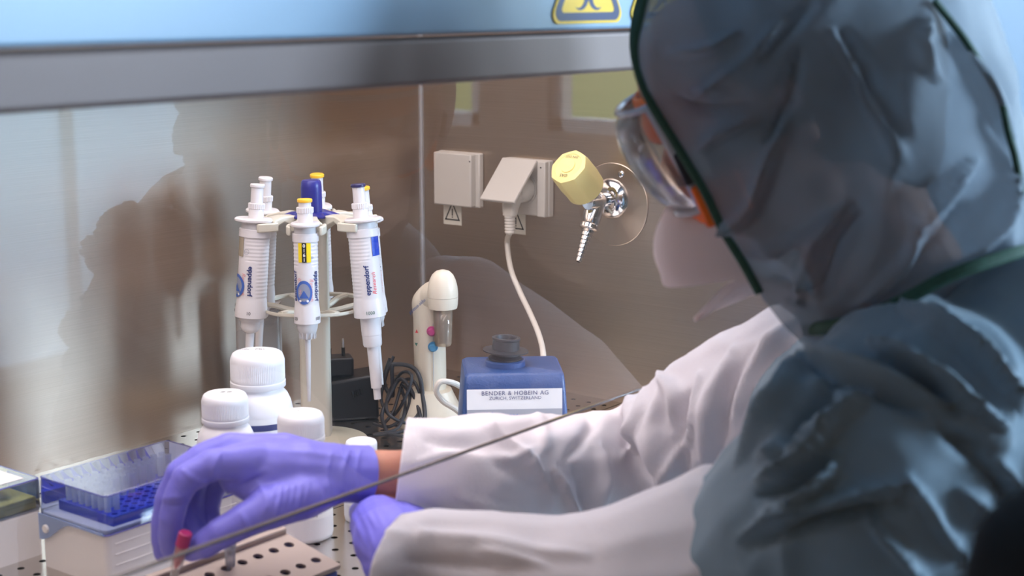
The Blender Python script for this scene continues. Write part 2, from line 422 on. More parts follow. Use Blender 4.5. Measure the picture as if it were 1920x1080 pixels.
# ------------------------------------------------------------------ cloth / body sculpting
def capsule_mesh(chains):
    """chains: list of [(Vector, r), ...]; a bag of overlapping rounded cones"""
    mb = MB(); seg = 14
    for ch in chains:
        for (a, ra), (b, rb) in zip(ch[:-1], ch[1:]):
            a, b = Vector(a), Vector(b); ax = (b-a); L = ax.length
            if L < 1e-6: continue
            q = ax.normalized().to_track_quat('Z', 'Y').to_matrix()
            prof = []
            for k in range(1, 6): t = -pi/2 + k*pi/12; prof.append((ra*cos(t), ra*sin(t)))
            for k in range(0, 6): t = k*pi/12; prof.append((rb*cos(t), L + rb*sin(t)))
            mt = Matrix.Translation(a) @ q.to_4x4()
            mb.lathe([(max(r, 1e-4), z) for r, z in prof], seg, mt)
        if len(ch) == 1:
            a, ra = ch[0]
            mb.lathe([(ra*cos(-pi/2+k*pi/10)+1e-5, ra*sin(-pi/2+k*pi/10)) for k in range(11)], seg, Matrix.Translation(a))
    return mb
def remesh(mb, voxel, smooth=4, extra=None):
    me = bpy.data.meshes.new('tmp'); me.from_pydata(mb.v, [], mb.f); me.update()
    o = bpy.data.objects.new('tmp', me); COL.objects.link(o)
    q = o.modifiers.new('r', 'REMESH'); q.mode = 'VOXEL'; q.voxel_size = voxel; q.use_smooth_shade = True
    if smooth:
        q = o.modifiers.new('s', 'SMOOTH'); q.factor = 0.5; q.iterations = smooth
    dg = bpy.context.evaluated_depsgraph_get(); out = bpy.data.meshes.new_from_object(o.evaluated_get(dg))
    bpy.data.objects.remove(o); bpy.data.meshes.remove(me)
    return out
def project(co):
    """world coords (n,3) -> photo pixels and depth, used to aim sculpt strokes at the modelled surface"""
    f = co @ np.array(FWD); l = co @ np.array(LAT); z = co[:, 2]-CAM_H
    cp, sp = cos(PITCH), sin(PITCH)
    depth = f*cp - z*sp; upc = f*sp + z*cp
    return 960+FPX*l/depth, 540-FPX*upc/depth, f
def displace(me, strokes=(), noise=(), fade=None):
    """sculpt: strokes = [(points px, width px, height m)], noise = [(scale vec, amp)]"""
    n = len(me.vertices); co = np.empty(n*3); me.vertices.foreach_get('co', co); co = co.reshape(-1, 3)
    no = np.empty(n*3); me.vertex_normals.foreach_get('vector', no); no = no.reshape(-1, 3)
    d = np.zeros(n)
    from mathutils import noise as N
    for sc, amp, seed in noise:
        if seed < 0:      # creases: sharp crests where the noise changes sign
            for i in range(n):
                v = co[i]; d[i] += amp*(1-min(1, abs(N.noise(Vector((v[0]*sc[0]+seed, v[1]*sc[1], v[2]*sc[2]))))*3.2))**1.6
        else:
            for i in range(n):
                v = co[i]; d[i] += amp*N.noise(Vector((v[0]*sc[0]+seed, v[1]*sc[1], v[2]*sc[2])))
    if strokes:
        px, py, dep = project(co)
        cam_p = np.array((0, 0, CAM_H)); vd = cam_p-co; vd /= np.linalg.norm(vd, axis=1)[:, None]
        face = np.clip((no*vd).sum(1)*2.5+0.35, 0, 1)
        for pts, wd, amp in strokes:
            pts = spline(pts, 5) if len(pts) > 2 else pts
            best = np.full(n, 1e9); tt = np.zeros(n); m_ = len(pts)-1
            for k in range(m_):
                ax, ay = pts[k][:2]; bx, by = pts[k+1][:2]; dx, dy = bx-ax, by-ay; L2 = dx*dx+dy*dy+1e-9
                t = np.clip(((px-ax)*dx+(py-ay)*dy)/L2, 0, 1)
                dd = (px-ax-t*dx)**2+(py-ay-t*dy)**2
                better = dd < best; best = np.where(better, dd, best); tt = np.where(better, (k+t)/m_, tt)
            wv = wd*(0.45+0.55*np.sin(pi*np.clip(tt, 0.02, 0.98)))
            d += amp*np.exp(-best/(wv*wv))*face*np.sin(pi*np.clip(tt, 0.06, 0.94))**0.5
    if fade:
        d *= np.clip((project(co)[0]-fade[0])/(fade[1]-fade[0]), 0.15, 1)
    co += no*d[:, None]
    me.vertices.foreach_set('co', co.ravel()); me.update()
def link_mesh(name, me, m, parent=None):
    me.name = name; me.materials.clear(); me.materials.append(M[m]); me.shade_smooth()
    o = bpy.data.objects.new(name, me); COL.objects.link(o)
    if parent: o.parent = parent
    return o
def cut_plane(me, point, normal, keep_fill=False):
    bm = bmesh.new(); bm.from_mesh(me)
    bmesh.ops.bisect_plane(bm, geom=bm.verts[:]+bm.edges[:]+bm.faces[:], plane_co=point, plane_no=normal, clear_outer=True)
    bm.to_mesh(me); bm.free()

# ================================================================== SETTING
YB, XR, XL, YS = 1.50, 1.71, 0.45, 0.82        # back wall, right wall, left wall, sash plane
ZT = 0.76
def struct(mb, name, m, **k): return tag(mb.build(name, m, **k), kind='structure')
struct(MB().box(((XL+XR)/2, YB+0.006, ZT/2-0.02), (XR-XL+0.02, 0.012, ZT+0.06)), 'wall_back', 'steel')
struct(MB().box((XR+0.006, (YB+0.80)/2+0.006, ZT/2-0.02), (0.012, YB-0.80+0.02, ZT+0.06)), 'wall_right', 'steel')
struct(MB().box((XL-0.006, (YB+0.80)/2+0.006, ZT/2-0.02), (0.012, YB-0.80+0.02, ZT+0.06)), 'wall_left', 'steel')
struct(MB().box(((XL+XR)/2, 1.15, ZT+0.006), (XR-XL, 0.70, 0.012)), 'ceiling', 'white2')
struct(MB().tube([(XR-0.0015, YB-0.0015, 0.0), (XR-0.0015, YB-0.0015, ZT)], 0.0042, 12), 'trim_1', 'seam')
# perforated work surface: every hole is cut
def perforated(x0, x1, y0, y1, px_, py_, gx, gy, r, z0, z1, seg=12):
    mb = MB(); vid = {}
    nx0 = math.ceil((x0+px_/2-gx)/px_); nx1 = math.floor((x1-px_/2-gx)/px_)
    ny0 = math.ceil((y0+py_/2-gy)/py_); ny1 = math.floor((y1-py_/2-gy)/py_)
    sq = []
    for k in range(seg):
        a = 2*pi*k/seg+pi/4; c_, s_ = cos(a), sin(a); q = max(abs(c_), abs(s_)); sq.append((c_/q*0.5, s_/q*0.5))
    for i in range(nx0, nx1+1):
        for j in range(ny0, ny1+1):
            cx, cy_ = gx+i*px_, gy+j*py_
            o = [Vector((cx+a*px_, cy_+b*py_, z1)) for a, b in sq]
            h = [Vector((cx+r*cos(2*pi*k/seg+pi/4), cy_+r*sin(2*pi*k/seg+pi/4), z1)) for k in range(seg)]
            l = [v-Vector((0, 0, z1-z0)) for v in h]
            mb.loft([o, h, l], close=True)
    ex0, ex1 = gx+(nx0-.5)*px_, gx+(nx1+.5)*px_; ey0, ey1 = gy+(ny0-.5)*py_, gy+(ny1+.5)*py_
    for a, b, c2, d2 in ((x0, ex0, y0, y1), (ex1, x1, y0, y1), (ex0, ex1, y0, ey0), (ex0, ex1, ey1, y1)):
        if b-a > 1e-5 and d2-c2 > 1e-5: mb.add([(a, c2, z1), (b, c2, z1), (b, d2, z1), (a, d2, z1)], [(0, 1, 2, 3)])
    return mb
struct(perforated(XL, XR, 0.70, YB, 0.0250, 0.0257, 1.0836, 1.0495, 0.0036, -0.0015, 0.0, 16), 'floor', 'steel_floor', fixn=False)
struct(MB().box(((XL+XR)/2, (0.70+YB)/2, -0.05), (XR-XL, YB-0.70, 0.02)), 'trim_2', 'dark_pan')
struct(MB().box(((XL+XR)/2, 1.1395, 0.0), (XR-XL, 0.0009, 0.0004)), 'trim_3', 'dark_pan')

# cabinet outside shell and front hood
hd = thing('cabinet_hood', 'pale blue cabinet front above the work opening with a satin steel lower rail', 'cabinet hood', ((XL+XR)/2, 0.80, 0.481))
hx = (XL+XR)/2
mb = MB().box((0, 0.0, 0.038+0.39), (XR-XL+0.30, 0.03, 0.78)); mb.build('panel', 'blue_panel', hd, bevel=0.003)
mb = MB().box((0, 0.002, 0.018), (XR-XL+0.30, 0.034, 0.036)); mb.build('rail', 'rail', hd, bevel=0.004, bseg=3)
body = thing('cabinet_housing', 'blue grey painted steel housing around the work chamber', 'cabinet', (XR+0.09, 1.2, -0.9))
MB().box((0, 0.03, 0.90+0.38), (0.14, 0.78, 1.9)).build('side_housing', 'cabinet_paint', body, bevel=0.01)
MB().box((XL-0.09-XR-0.09, 0.03, 0.90+0.38), (0.14, 0.78, 1.9)).build('side_housing', 'cabinet_paint', body, bevel=0.01)
MB().box((hx-XR-0.09, -0.1, 0.40), (XR-XL, 0.9, 0.78)).build('base_housing', 'cabinet_paint', body, bevel=0.01)
MB().box((hx-XR-0.09, 0.375, 1.28), (XR-XL, 0.1, 1.2)).build('back_housing', 'cabinet_paint', body, bevel=0.01)
MB().box((hx-XR-0.09, 0.04, 1.80), (XR-XL, 0.74, 0.25)).build('top_housing', 'cabinet_paint', body, bevel=0.01)

# glass sash
sash = thing('glass_sash', 'clear glass sash with dark lower edge hanging in front of the work space', 'glass sash', (hx, YS, 0.161))
GZ = 0.161
mb = MB().add([(-0.63, 0, 0.003), (0.63, 0, 0.003), (0.63, 0, 0.40), (-0.63, 0, 0.40)], [(0, 1, 2, 3)])
mb.build('pane', 'glass', sash)
MB().box((0, 0, 0.001), (1.26, 0.004, 0.002)).build('lower_edge', 'glass_edge', sash, bevel=0.0006)

# room
RX0, RX1, RY0, RY1, RZ0, RZ1 = -2.6, 4.5, -3.2, 2.4, -0.92, 1.9
def wall_openings(axis, pos, a0, a1, ops, name, m):
    """wall slab with rectangular openings; ops = [(u0,u1,z0,z1)] sorted"""
    mb = MB(); t = 0.1; u = a0
    def bx(u0, u1, z0, z1):
        if u1-u0 < 1e-4: return
        c_ = ((u0+u1)/2, pos, (z0+z1)/2) if axis == 'y' else (pos, (u0+u1)/2, (z0+z1)/2)
        s_ = (u1-u0, t, z1-z0) if axis == 'y' else (t, u1-u0, z1-z0)
        mb.box(c_, s_)
    for u0, u1, z0, z1 in ops:
        bx(u, u0, RZ0, RZ1); bx(u0, u1, RZ0, z0); bx(u0, u1, z1, RZ1); u = u1
    bx(u, a1, RZ0, RZ1)
    return struct(mb, name, m)
OE = [(-2.95, -2.02, 0.06, 1.8), (-1.70, -0.85, 0.06, 1.8), (-0.55, 0.3, 0.06, 1.8)]
OS = [(2.75, 4.35, -0.85, 1.8)]
wall_openings('x', RX1+0.05, RY0, RY1, OE, 'wall_east', 'room_wall')
wall_openings('y', RY0-0.05, RX0, RX1, OS, 'wall_south', 'room_wall')
wall_openings('x', RX0-0.05, RY0, RY1, [], 'wall_west', 'room_wall')
wall_openings('y', RY1+0.05, RX0, RX1, [], 'wall_north', 'room_white')
struct(MB().box(((RX0+RX1)/2, (RY0+RY1)/2, RZ0-0.05), (RX1-RX0, RY1-RY0, 0.1)), 'floor_room', 'room_floor')
struct(MB().box(((RX0+RX1)/2, (RY0+RY1)/2, RZ1+0.05), (RX1-RX0, RY1-RY0, 0.1)), 'ceiling_room', 'ceiling')
k = 0
for axis, pos, ops in (('x', RX1+0.05, OE), ('y', RY0-0.05, OS)):
    for u0, u1, z0, z1 in ops:
        k += 1; mb = MB(); b_ = 0.05
        for (a, b, c_, d_) in ((u0, u1, z0, z0+b_), (u0, u1, z1-b_, z1), (u0, u0+b_, z0, z1), (u1-b_, u1, z0, z1), ((u0+u1)/2-0.02, (u0+u1)/2+0.02, z0, z1)):
            ce = ((a+b)/2, (c_+d_)/2)
            if axis == 'x': mb.box((pos, ce[0], ce[1]), (0.06, b-a, d_-c_))
            else: mb.box((ce[0], pos, ce[1]), (b-a, 0.06, d_-c_))
        struct(mb, 'window_%d' % k, 'frame')
# frosted pane added low in the south opening, a bluish glow for the steel
struct(MB().box((3.55, RY0-0.05, -0.05), (1.5, 0.01, 1.55)), 'added_pane', 'frosted_pane')
# furniture the steel reflects
wc = thing('white_cupboard', 'pale blue white cupboard at the right edge beyond the hood', 'cupboard', (4.2, 2.03, RZ0))
MB().box((0, 0, 1.25), (0.5, 0.68, 2.5)).build('carcass', 'pale_white', wc, bevel=0.01)
MB().box((-0.26, 0, 1.25), (0.02, 0.66, 2.44)).build('door', 'pale_white', wc, bevel=0.005)
cb = thing('reflection_cupboard', 'unseen tall wooden cupboard added for the brown reflections in the steel', 'cupboard', (-2.3, -1.2, RZ0))  # unseen, put in so the steel reflects brown
MB().box((0, 0, 1.1), (0.5, 3.4, 2.2)).build('carcass', 'wood', cb, bevel=0.01)
for i in range(8): MB().box((0.26, -1.4875+i*0.425, 1.1), (0.02, 0.40, 2.1)).build('door', ['wood', 'wood_light', 'dark_wood', 'wood', 'wood_light', 'wood', 'dark_wood', 'wood_light'][i], cb, bevel=0.005)  # door tones alternate to streak the steel's reflection
dr = thing('reflection_locker', 'unseen orange locker added as an orange patch in the reflections', 'locker', (-1.2, -2.9, RZ0))  # unseen, put in for an orange patch in the reflections
MB().box((0, 0, 0.95), (0.8, 0.5, 1.9)).build('carcass', 'orange_door', dr, bevel=0.01)
MB().box((0, 0.26, 0.95), (0.74, 0.02, 1.8)).build('door', 'orange_door', dr, bevel=0.005)
fr = thing('tall_fridge', 'tall blue grey laboratory cabinet standing behind the hooded person', 'fridge', (4.17, 0.85, RZ0))
MB().box((0, 0.40, 1.25), (0.6, 0.7, 2.5)).build('carcass', 'cabinet_paint', fr, bevel=0.01)
MB().box((-0.31, 0.40, 1.25), (0.02, 0.66, 2.4)).build('door', 'cabinet_paint', fr, bevel=0.005)

# ================================================================== WARNING SIGNS ON THE HOOD
def tri(r, cx=0, cy=0, rad=0.12, n=5):
    """rounded triangle, circumradius r"""
    pts = []
    for k in range(3):
        a = pi/2+k*2*pi/3; rr = r*rad; q = (cx+(r-2*rr)*cos(a), cy+(r-2*rr)*sin(a))
        for j in range(n+1):
            b = a-pi/3+2*pi/3*j/n; pts.append((q[0]+rr*cos(b), q[1]+rr*sin(b)))
    return pts
def biohazard(ctr, label, kind):
    t = thing('warning_sign', label, 'sign', ctr, (pi/2, 0, 0))
    MB().prism(tri(0.066), 0.0, 0.0012).build('backing', 'sign_yellow', t)
    mb = MB(); o1, i1 = tri(0.0615), tri(0.0475, rad=0.06)
    n = len(o1); z = 0.0014
    mb.add([(x, y, z) for x, y in o1]+[(x, y, z) for x, y in i1], [(k, (k+1) % n, n+(k+1) % n, n+k) for k in range(n)])
    mb.build('border', 'sign_blue', t)
    mb = MB()
    for k in range(3):
        a = pi/2+k*2*pi/3
        cx, cy_ = 0.0105*cos(a), 0.0105*sin(a)
        outer = [(cx+0.0095*cos(a+pi*0.22+b), cy_+0.0095*sin(a+pi*0.22+b)) for b in np.linspace(0, 2*pi-pi*0.44, 20)]
        inner = [(cx+0.0025*cos(a)+0.0068*cos(a+pi*0.16+b), cy_+0.0025*sin(a)+0.0068*sin(a+pi*0.16+b)) for b in np.linspace(0, 2*pi-pi*0.32, 20)]
        mb.add([(x, y, z) for x, y in outer+inner], [(j, j+1, 21+j, 20+j) for j in range(19)])
    ring = [(0.0085*cos(2*pi*j/30), 0.0085*sin(2*pi*j/30)) for j in range(30)]+[(0.0065*cos(2*pi*j/30), 0.0065*sin(2*pi*j/30)) for j in range(30)]
    mb.add([(x, y, z+0.0002) for x, y in ring], [(j, (j+1) % 30, 30+(j+1) % 30, 30+j) for j in range(30)])
    mb.v = [(x*1.35, y*1.35-0.002, q) for x, y, q in mb.v]
    mb.build('symbol', 'sign_blue', t)
YP = 0.80-0.015-0.0002
c0 = PY(1101, 38, YP); c1 = PY(1245, 34, YP)
biohazard(Vector((c0.x, YP, c0.z+0.0305)), 'yellow triangular warning sign at the top of the picture, the whole width in view', 0)
biohazard(Vector((c0.x+0.1185, YP, c0.z+0.0305)), 'yellow triangular warning sign half hidden by the green hood', 1)

# ================================================================== PIPETTE STAND
POLE = P(592, 700, 1.845); POLE.z = 0
AZ0 = radians(219)
st = thing('pipette_carousel', 'beige round pipette carousel with a blue centre knob holding six pipettes', 'pipette stand', POLE, (0, 0, AZ0))
MB().lathe([(0.064, 0), (0.0645, 0.004), (0.062, 0.008), (0.03, 0.013), (0.022, 0.016)], 48).build('base', 'beige', st)
def rsq(hx_, hy_, r, z, n=5):
    pts = []
    for (sx_, sy_, a0) in ((1, 1, 0), (-1, 1, pi/2), (-1, -1, pi), (1, -1, 3*pi/2)):
        for j in range(n+1):
            a = a0+pi/2*j/n; pts.append(Vector((sx_*(hx_-r)+r*cos(a), sy_*(hy_-r)+r*sin(a), z)))
    return pts
MB().loft([rsq(0.0165, 0.0178, 0.006, 0.01), rsq(0.0165, 0.0178, 0.006, 0.286)], cap0=True, cap1=True).build('pole', 'beige2', st)
MB().lathe([(0.0125, 0.288), (0.0128, 0.292), (0.0126, 0.322), (0.0118, 0.3285), (0.0102, 0.3305), (0.0, 0.3308)], 32, caps=False).build('knob', 'blue_cap', st)
mb = MB(); rings = []
for r0, z in ((0.0, 0.2925), (0.6, 0.2925), (1.0, 0.2895), (1.0, 0.2875), (0.0, 0.286)):
    rings.append([Vector(((0.012+(0.021*r0)*(0.62+0.38*cos(6*a+pi)))*min(1, r0*9+1e-3)*cos(a), (0.012+(0.021*r0)*(0.62+0.38*cos(6*a+pi)))*min(1, r0*9+1e-3)*sin(a), z)) for a in [2*pi*k/72 for k in range(72)]])
mb.loft(rings).build('knob_skirt', 'blue_cap', st)
for k in range(6):
    a = k*pi/3; R_ = Matrix.Rotation(a, 4, 'Z')
    # arched arm ending in a fork that grips the pipette below its collar
    mb = MB(); sec = []
    for (x, zt, zb, hw) in ((0.014, 0.287, 0.268, 0.011), (0.026, 0.287, 0.274, 0.0105), (0.040, 0.2855, 0.2785, 0.012), (0.051, 0.283, 0.2745, 0.017), (0.056, 0.281, 0.271, 0.021)):
        zt += 0.005*min(1, (x-0.014)/0.02); zb += 0.005*min(1, (x-0.014)/0.02)
        sec.append([R_ @ Vector(q) for q in ((x, -hw, zb), (x, hw, zb), (x, hw*0.9, zt), (x, -hw*0.9, zt))])
    mb.loft(sec, cap0=True, cap1=True)
    for sgn in (-1, 1):
        pr = [(0.052, 0.0225), (0.060, 0.0235), (0.068, 0.0230), (0.0755, 0.0212), (0.078, 0.0205)]
        s2 = []
        for x, yy in pr:
            s2.append([R_ @ Vector(q) for q in ((x, sgn*yy, 0.275), (x, sgn*(yy-0.0045), 0.275), (x, sgn*(yy-0.0045), 0.2855), (x, sgn*yy, 0.2855))])
        mb.loft(s2, cap0=True, cap1=True)
    mb.build('arm', 'beige2', st, bevel=0.0015, bseg=2)
# lower guide ring and spokes
mb = MB(); rings = []
for k in range(64):
    a = 2*pi*k/64; rr = 0.0685-0.0035*(0.5+0.5*cos(6*a))
    rings.append([Vector((r*cos(a), r*sin(a), z)) for r, z in ((rr, 0.1755), (rr+0.0035, 0.177), (rr+0.0035, 0.181), (rr, 0.1795), )])
mb.loft(rings+[rings[0]], close=True).build('guide_ring', 'beige2', st, bevel=0.0006)
for k in range(6):
    a = k*pi/3+pi/6; R_ = Matrix.Rotation(a, 4, 'Z')
    pts = spline([R_ @ Vector(q) for q in ((0.015, 0, 0.170), (0.03, 0, 0.1725), (0.05, 0, 0.1775), (0.067, 0, 0.1785))], 4)
    MB().tube(pts, 0.0032, 8, flat=1.3).build('spoke', 'beige2', st)

# ================================================================== PIPETTES
def pipette(kidx, label, cap, body_r, kind, strip, vol, detail=True, lean=5.0, rod=0.0):
    az = AZ0+kidx*pi/3; rad = 0.0715
    base = POLE+Vector((rad*cos(az), rad*sin(az), 0.2895))
    rot = Matrix.Rotation(az, 3, 'Z') @ Matrix.Rotation(radians(-lean), 3, 'Y')
    t = thing('pipette', label, 'pipette', base, rot.to_4x4(), 'pipettes hanging on the carousel')
    r = body_r
    # ribbed hand grip: ridges everywhere except on the smooth label side
    prof = [(r*1.03, -0.012), (r*1.06, -0.0125), (r*1.06, -0.0215), (r*0.99, -0.022)]
    z = -0.0225
    while z > -0.096:
        prof.append((r*0.985, z)); z -= 0.0012
    prof += [(r*1.0, -0.0975), (r*1.06, -0.1065), (r*1.07, -0.1175), (r*1.04, -0.1180), (r*0.7, -0.1182)]
    def rf(th, i, rr, zz):
        if -0.096 < zz < -0.0225:
            a = abs((th+pi) % (2*pi)-pi); m_ = min(1, max(0, (a-radians(78 if zz < -0.05 else 30))/0.15))
            if zz > -0.05 and a < radians(30): m_ = 0
            rr += 0.00028*m_*sin(zz/0.0044*2*pi)-0.0002*m_
        return rr*(1.0+0.0*cos(th))
    MB().lathe(prof, 64, None, rf).build('body', 'white', t)
    MB().lathe([(r*0.93, 0.0), (r*0.93, -0.0122)], 40).build('neck', 'white2', t)
    # flange: flat oval finger rest
    rings = []
    for sc, zz in ((0.90, -0.0045), (1.0, -0.003), (1.0, -0.001), (0.93, 0.0005)):
        rings.append([Vector(((r*1.10*cos(a)+(0.006*max(0, cos(a)))*1.0)*sc, r*1.17*sin(a)*sc, zz)) for a in [2*pi*k/40 for k in range(40)]])
    MB().loft(rings, cap0=True, cap1=True).build('finger_rest', 'white', t)
    MB().lathe([(0.0090, 0.0), (0.0090, 0.011), (0.0088, 0.0115)], 32).build('setting_sleeve', 'white', t)
    def knurl(th, i, rr, zz): return rr+(0.0004 if int(th/(2*pi)*48+0.5) % 2 else -0.0002)
    MB().lathe([(0.0088, 0.0112), (0.0096, 0.0118), (0.0096, 0.0175), (0.0088, 0.0180)], 96, None, knurl).build('setting_ring', 'white', t)
    MB().lathe([(0.0074, 0.0175), (0.0072, 0.0365-rod)], 32).build('push_rod', 'white', t)
    MB().lathe([(q, z_-rod) for q, z_ in ((0.0079, 0.0365), (0.0088, 0.0372), (0.0088, 0.0397), (0.0080, 0.0407), (0.003, 0.041))], 32).build('push_button', cap, t)
    if kind == 'large':
        MB().lathe([(0.0122, -0.118), (0.0120, -0.140), (0.0116, -0.1402), (0.0114, -0.152), (0.0105, -0.154)], 32).build('shaft_collar', 'white', t)
        MB().lathe([(0.0073, -0.153), (0.0064, -0.205), (0.0045, -0.2052), (0.0043, -0.219)], 24).build('shaft', 'white', t)
        MB().loft([rsq(0.0022, 0.003, 0.001, z) for z in (-0.153, -0.186)], cap0=True, cap1=True)
        m2 = MB()
        m2.loft([[v+Vector((0.0, 0.0085, 0)) for v in rsq(0.0030, 0.0024, 0.001, z)] for z in (-0.152, -0.188)], cap0=True, cap1=True)
        m2.loft([[v+Vector((0.0, 0.0080, 0)) for v in rsq(0.0026, 0.0020, 0.001, z)] for z in (-0.187, -0.196)], cap0=True, cap1=True)
        m2.build('tip_ejector', 'white', t)
    elif kind == 'small':
        MB().lathe([(0.0140, -0.118), (0.0138, -0.1225), (0.0112, -0.1228), (0.0112, -0.131), (0.0095, -0.1345), (0.0052, -0.1375), (0.0046, -0.16), (0.0040, -0.19)], 32).build('shaft', 'white', t)
    else:
        MB().lathe([(0.0125, -0.118), (0.0118, -0.124), (0.0105, -0.1285), (0.0100, -0.129), (0.0068, -0.1365), (0.0034, -0.138), (0.0030, -0.17), (0.0021, -0.212)], 32).build('shaft', 'white2', t)
        mb = MB()
        for q in range(12):
            R_ = Matrix.Rotation(q*pi/6, 4, 'Z'); mb.box(R_ @ Vector((0.0088, 0, -0.1325)), (0.0028, 0.0012, 0.0075), R_.to_3x3())
        mb.build('cooling_fins', 'white2', t)
    if not detail: return t
    rw = r*0.985+0.0007
    wrap_patch('volume_window', strip, t, r*0.99, 0.0, -0.0335, 0.0145, 0.0225, 0.0006)
    if vol == '100':
        wrap_patch('counter', 'ink', t, rw, -0.02, -0.0335, 0.0052, 0.0225, 0.0004)
        for i, ch in enumerate('0161'):
            wrap_text('digit', ch, 0.0056, 'paper', t, rw+0.0006, -0.02, -0.0255-0.0054*i, 0, bold=0.00012)
        MB().add(wrap(disc_poly(0.0017, 12), rw+0.0003, 0.62, -0.0395, 0), [tuple(range(12))]).build('inspection_mark', 'greyband', t, fixn=False)
    for sg, a in ((-1, 1), (1, -1)):
        pass
    wrap_text('lettering', 'eppendorf', 0.0085, 'navy_ink', t, rw, radians(58), -0.073, -1, bold=0.0002)
    wrap_text('lettering', 'eppendorf', 0.0085, 'navy_ink', t, rw, radians(-53), -0.073, 1, bold=0.0002)
    rm = 'red_ink' if vol == '1000' else 'faint_red'
    wrap_text('lettering', 'Research', 0.0072, rm, t, rw, radians(30), -0.077, -1, shear=0.3)
    wrap_text('lettering', 'Research', 0.0072, rm, t, rw, radians(-27), -0.077, 1, shear=0.3)
    for a in (58, -53):
        wrap_text('lettering', vol, 0.0056, 'green_ink' if vol == '1000' else 'ink', t, r*1.07+0.0004, radians(a), -0.1115, 0)
    if vol == '10':
        MB().add(wrap([(x*1.0, y) for x, y in disc_poly(0.0034, 20)]+disc_poly(0.0029, 20), rw, radians(38), -0.0385, 0), [(k, (k+1) % 20, 20+(k+1) % 20, 20+k) for k in range(20)]).build('inspection_mark', 'greyband', t, fixn=False)
        wrap_text('lettering', 'CAL', 0.0030, 'greyband', t, rw, radians(38), -0.0385, 0)
    if vol in ('10', '100'):
        # round blue and grey sticker: ring of lettering around a triangle
        zc = -0.080
        mb = MB(); n = 36; ex = 0.72 if vol == '100' else 1.0
        rg = [(0.0140*ex*cos(2*pi*j/n), 0.0140*sin(2*pi*j/n)) for j in range(n)]; r2 = [(0.0104*ex*cos(2*pi*j/n), 0.0104*sin(2*pi*j/n)) for j in range(n)]
        s_ = th0 = radians(-6)
        k = MB().add(wrap(rg+r2, rw+0.0004, th0, zc, 0), [(j, (j+1) % n, n+(j+1) % n, n+j) for j in range(n)]).build('sticker', 'blue_ink', t, fixn=False)
        fan = [(0, 0)]+r2
        MB().add(wrap(fan, rw+0.0003, th0, zc, 0), [(0, 1+j, 1+(j+1) % n) for j in range(n)]).build('field', 'sticker_grey', k, fixn=False)
        MB().add(wrap([(a_*ex*0.85, b_*0.85-0.002) for a_, b_ in ((-0.0095, -0.0055), (-0.0047, -0.0055), (0, -0.0055), (0.0047, -0.0055), (0.0095, -0.0055), (0.0045, 0.0002), (0, 0.0055), (-0.0045, 0.0002))], rw+0.0007, th0, zc, 0),
                 [(0, 1, 7), (1, 2, 6, 7), (2, 3, 5, 6), (3, 4, 5)]).build('triangle', 'blue_ink', k, fixn=False)
        for dx in (-0.0062*ex, 0.0062*ex):
            MB().add(wrap([(dx+x, -0.0098+y) for x, y in disc_poly(0.0015, 10)], rw+0.0008, th0, zc, 0), [tuple(range(10))]).build('dot', 'paper', k, fixn=False)
    return t
pipette(0, 'front pipette with yellow button and yellow window reading 0161', 'yellow_cap', 0.0144, 'medium', 'strip_yellow', '100', lean=1.5, rod=0.013)
pipette(-1, 'left front pipette marked 10 with white button and round blue sticker', 'white', 0.0178, 'small', 'strip_beige', '10')
pipette(1, 'right pipette marked 1000 with dark blue button and blue window', 'navy_cap', 0.0178, 'large', 'strip_blue', '1000')
pipette(-2, 'white pipette hanging behind the one marked 10', 'white', 0.0165, 'small', 'strip_beige', '10', False)
pipette(3, 'pipette behind the blue knob with only its yellow button showing', 'yellow_cap', 0.0150, 'medium', 'strip_yellow', '100', False)
pb = pipette(2, 'low pipette with a yellow button behind the one marked 1000', 'yellow_cap', 0.0150, 'medium', 'strip_yellow', '100', False)
pb.location.z -= 0.012

# ================================================================== BOTTLES
def bottle(px, d, R, H, name, label, cat, wide=1.0, big=False, marks='top'):
    b = P(px, 600, d); t = thing(name, label, cat, (b.x, b.y, 0), (0, 0, HEAD+pi/2+pi))
    capr = R*0.78; caph = H*0.215; sh = H-caph
    body_p = [(R*0.86, 0.0), (R*0.97, R*0.06), (R, R*0.18), (R, sh*0.70), (R*0.985, sh*0.78), (R*0.93, sh*0.86), (R*0.84, sh*0.92), (R*0.74, sh*0.955), (R*0.70, sh*0.97), (R*0.70, sh+0.004)]
    MB().lathe(body_p, 56).build('bottle_body', 'hdpe', t, sharp=60)
    cp = [(capr*0.985, sh*0.985), (capr*1.015, sh*0.99), (capr*1.015, sh+caph*0.12), (capr*0.97, sh+caph*0.14)]
    for q in np.linspace(0.16, 0.74, 8): cp.append((capr*0.985, sh+caph*q))
    cp += [(capr*0.965, sh+caph*0.84), (capr*0.91, sh+caph*0.94), (capr*0.83, sh+caph*0.985), (capr*0.72, sh+caph), (capr*0.66, sh+caph*0.99), (0.0005, sh+caph*0.99)]
    def ribs(th, i, rr, zz):
        if 4 <= i <= 11: rr += 0.00035*(1 if int(th/(2*pi)*180+0.5) % 2 else -1)
        return rr
    MB().lathe(cp, 180, None, ribs).build('cap', 'hdpe_cap', t, sharp=60)
    lab = MB().lathe([(capr*0.66, H*1.0-0.0004), (capr*0.66, H+0.0003)], 40).build('lid_label', 'paper', t)
    return t, capr, H
t, cr_, H_ = bottle(480, 1.63, 0.0378, 0.170, 'plastic_bottle', 'largest milky screw-cap bottle, with a navy stripe on its label', 'bottle')
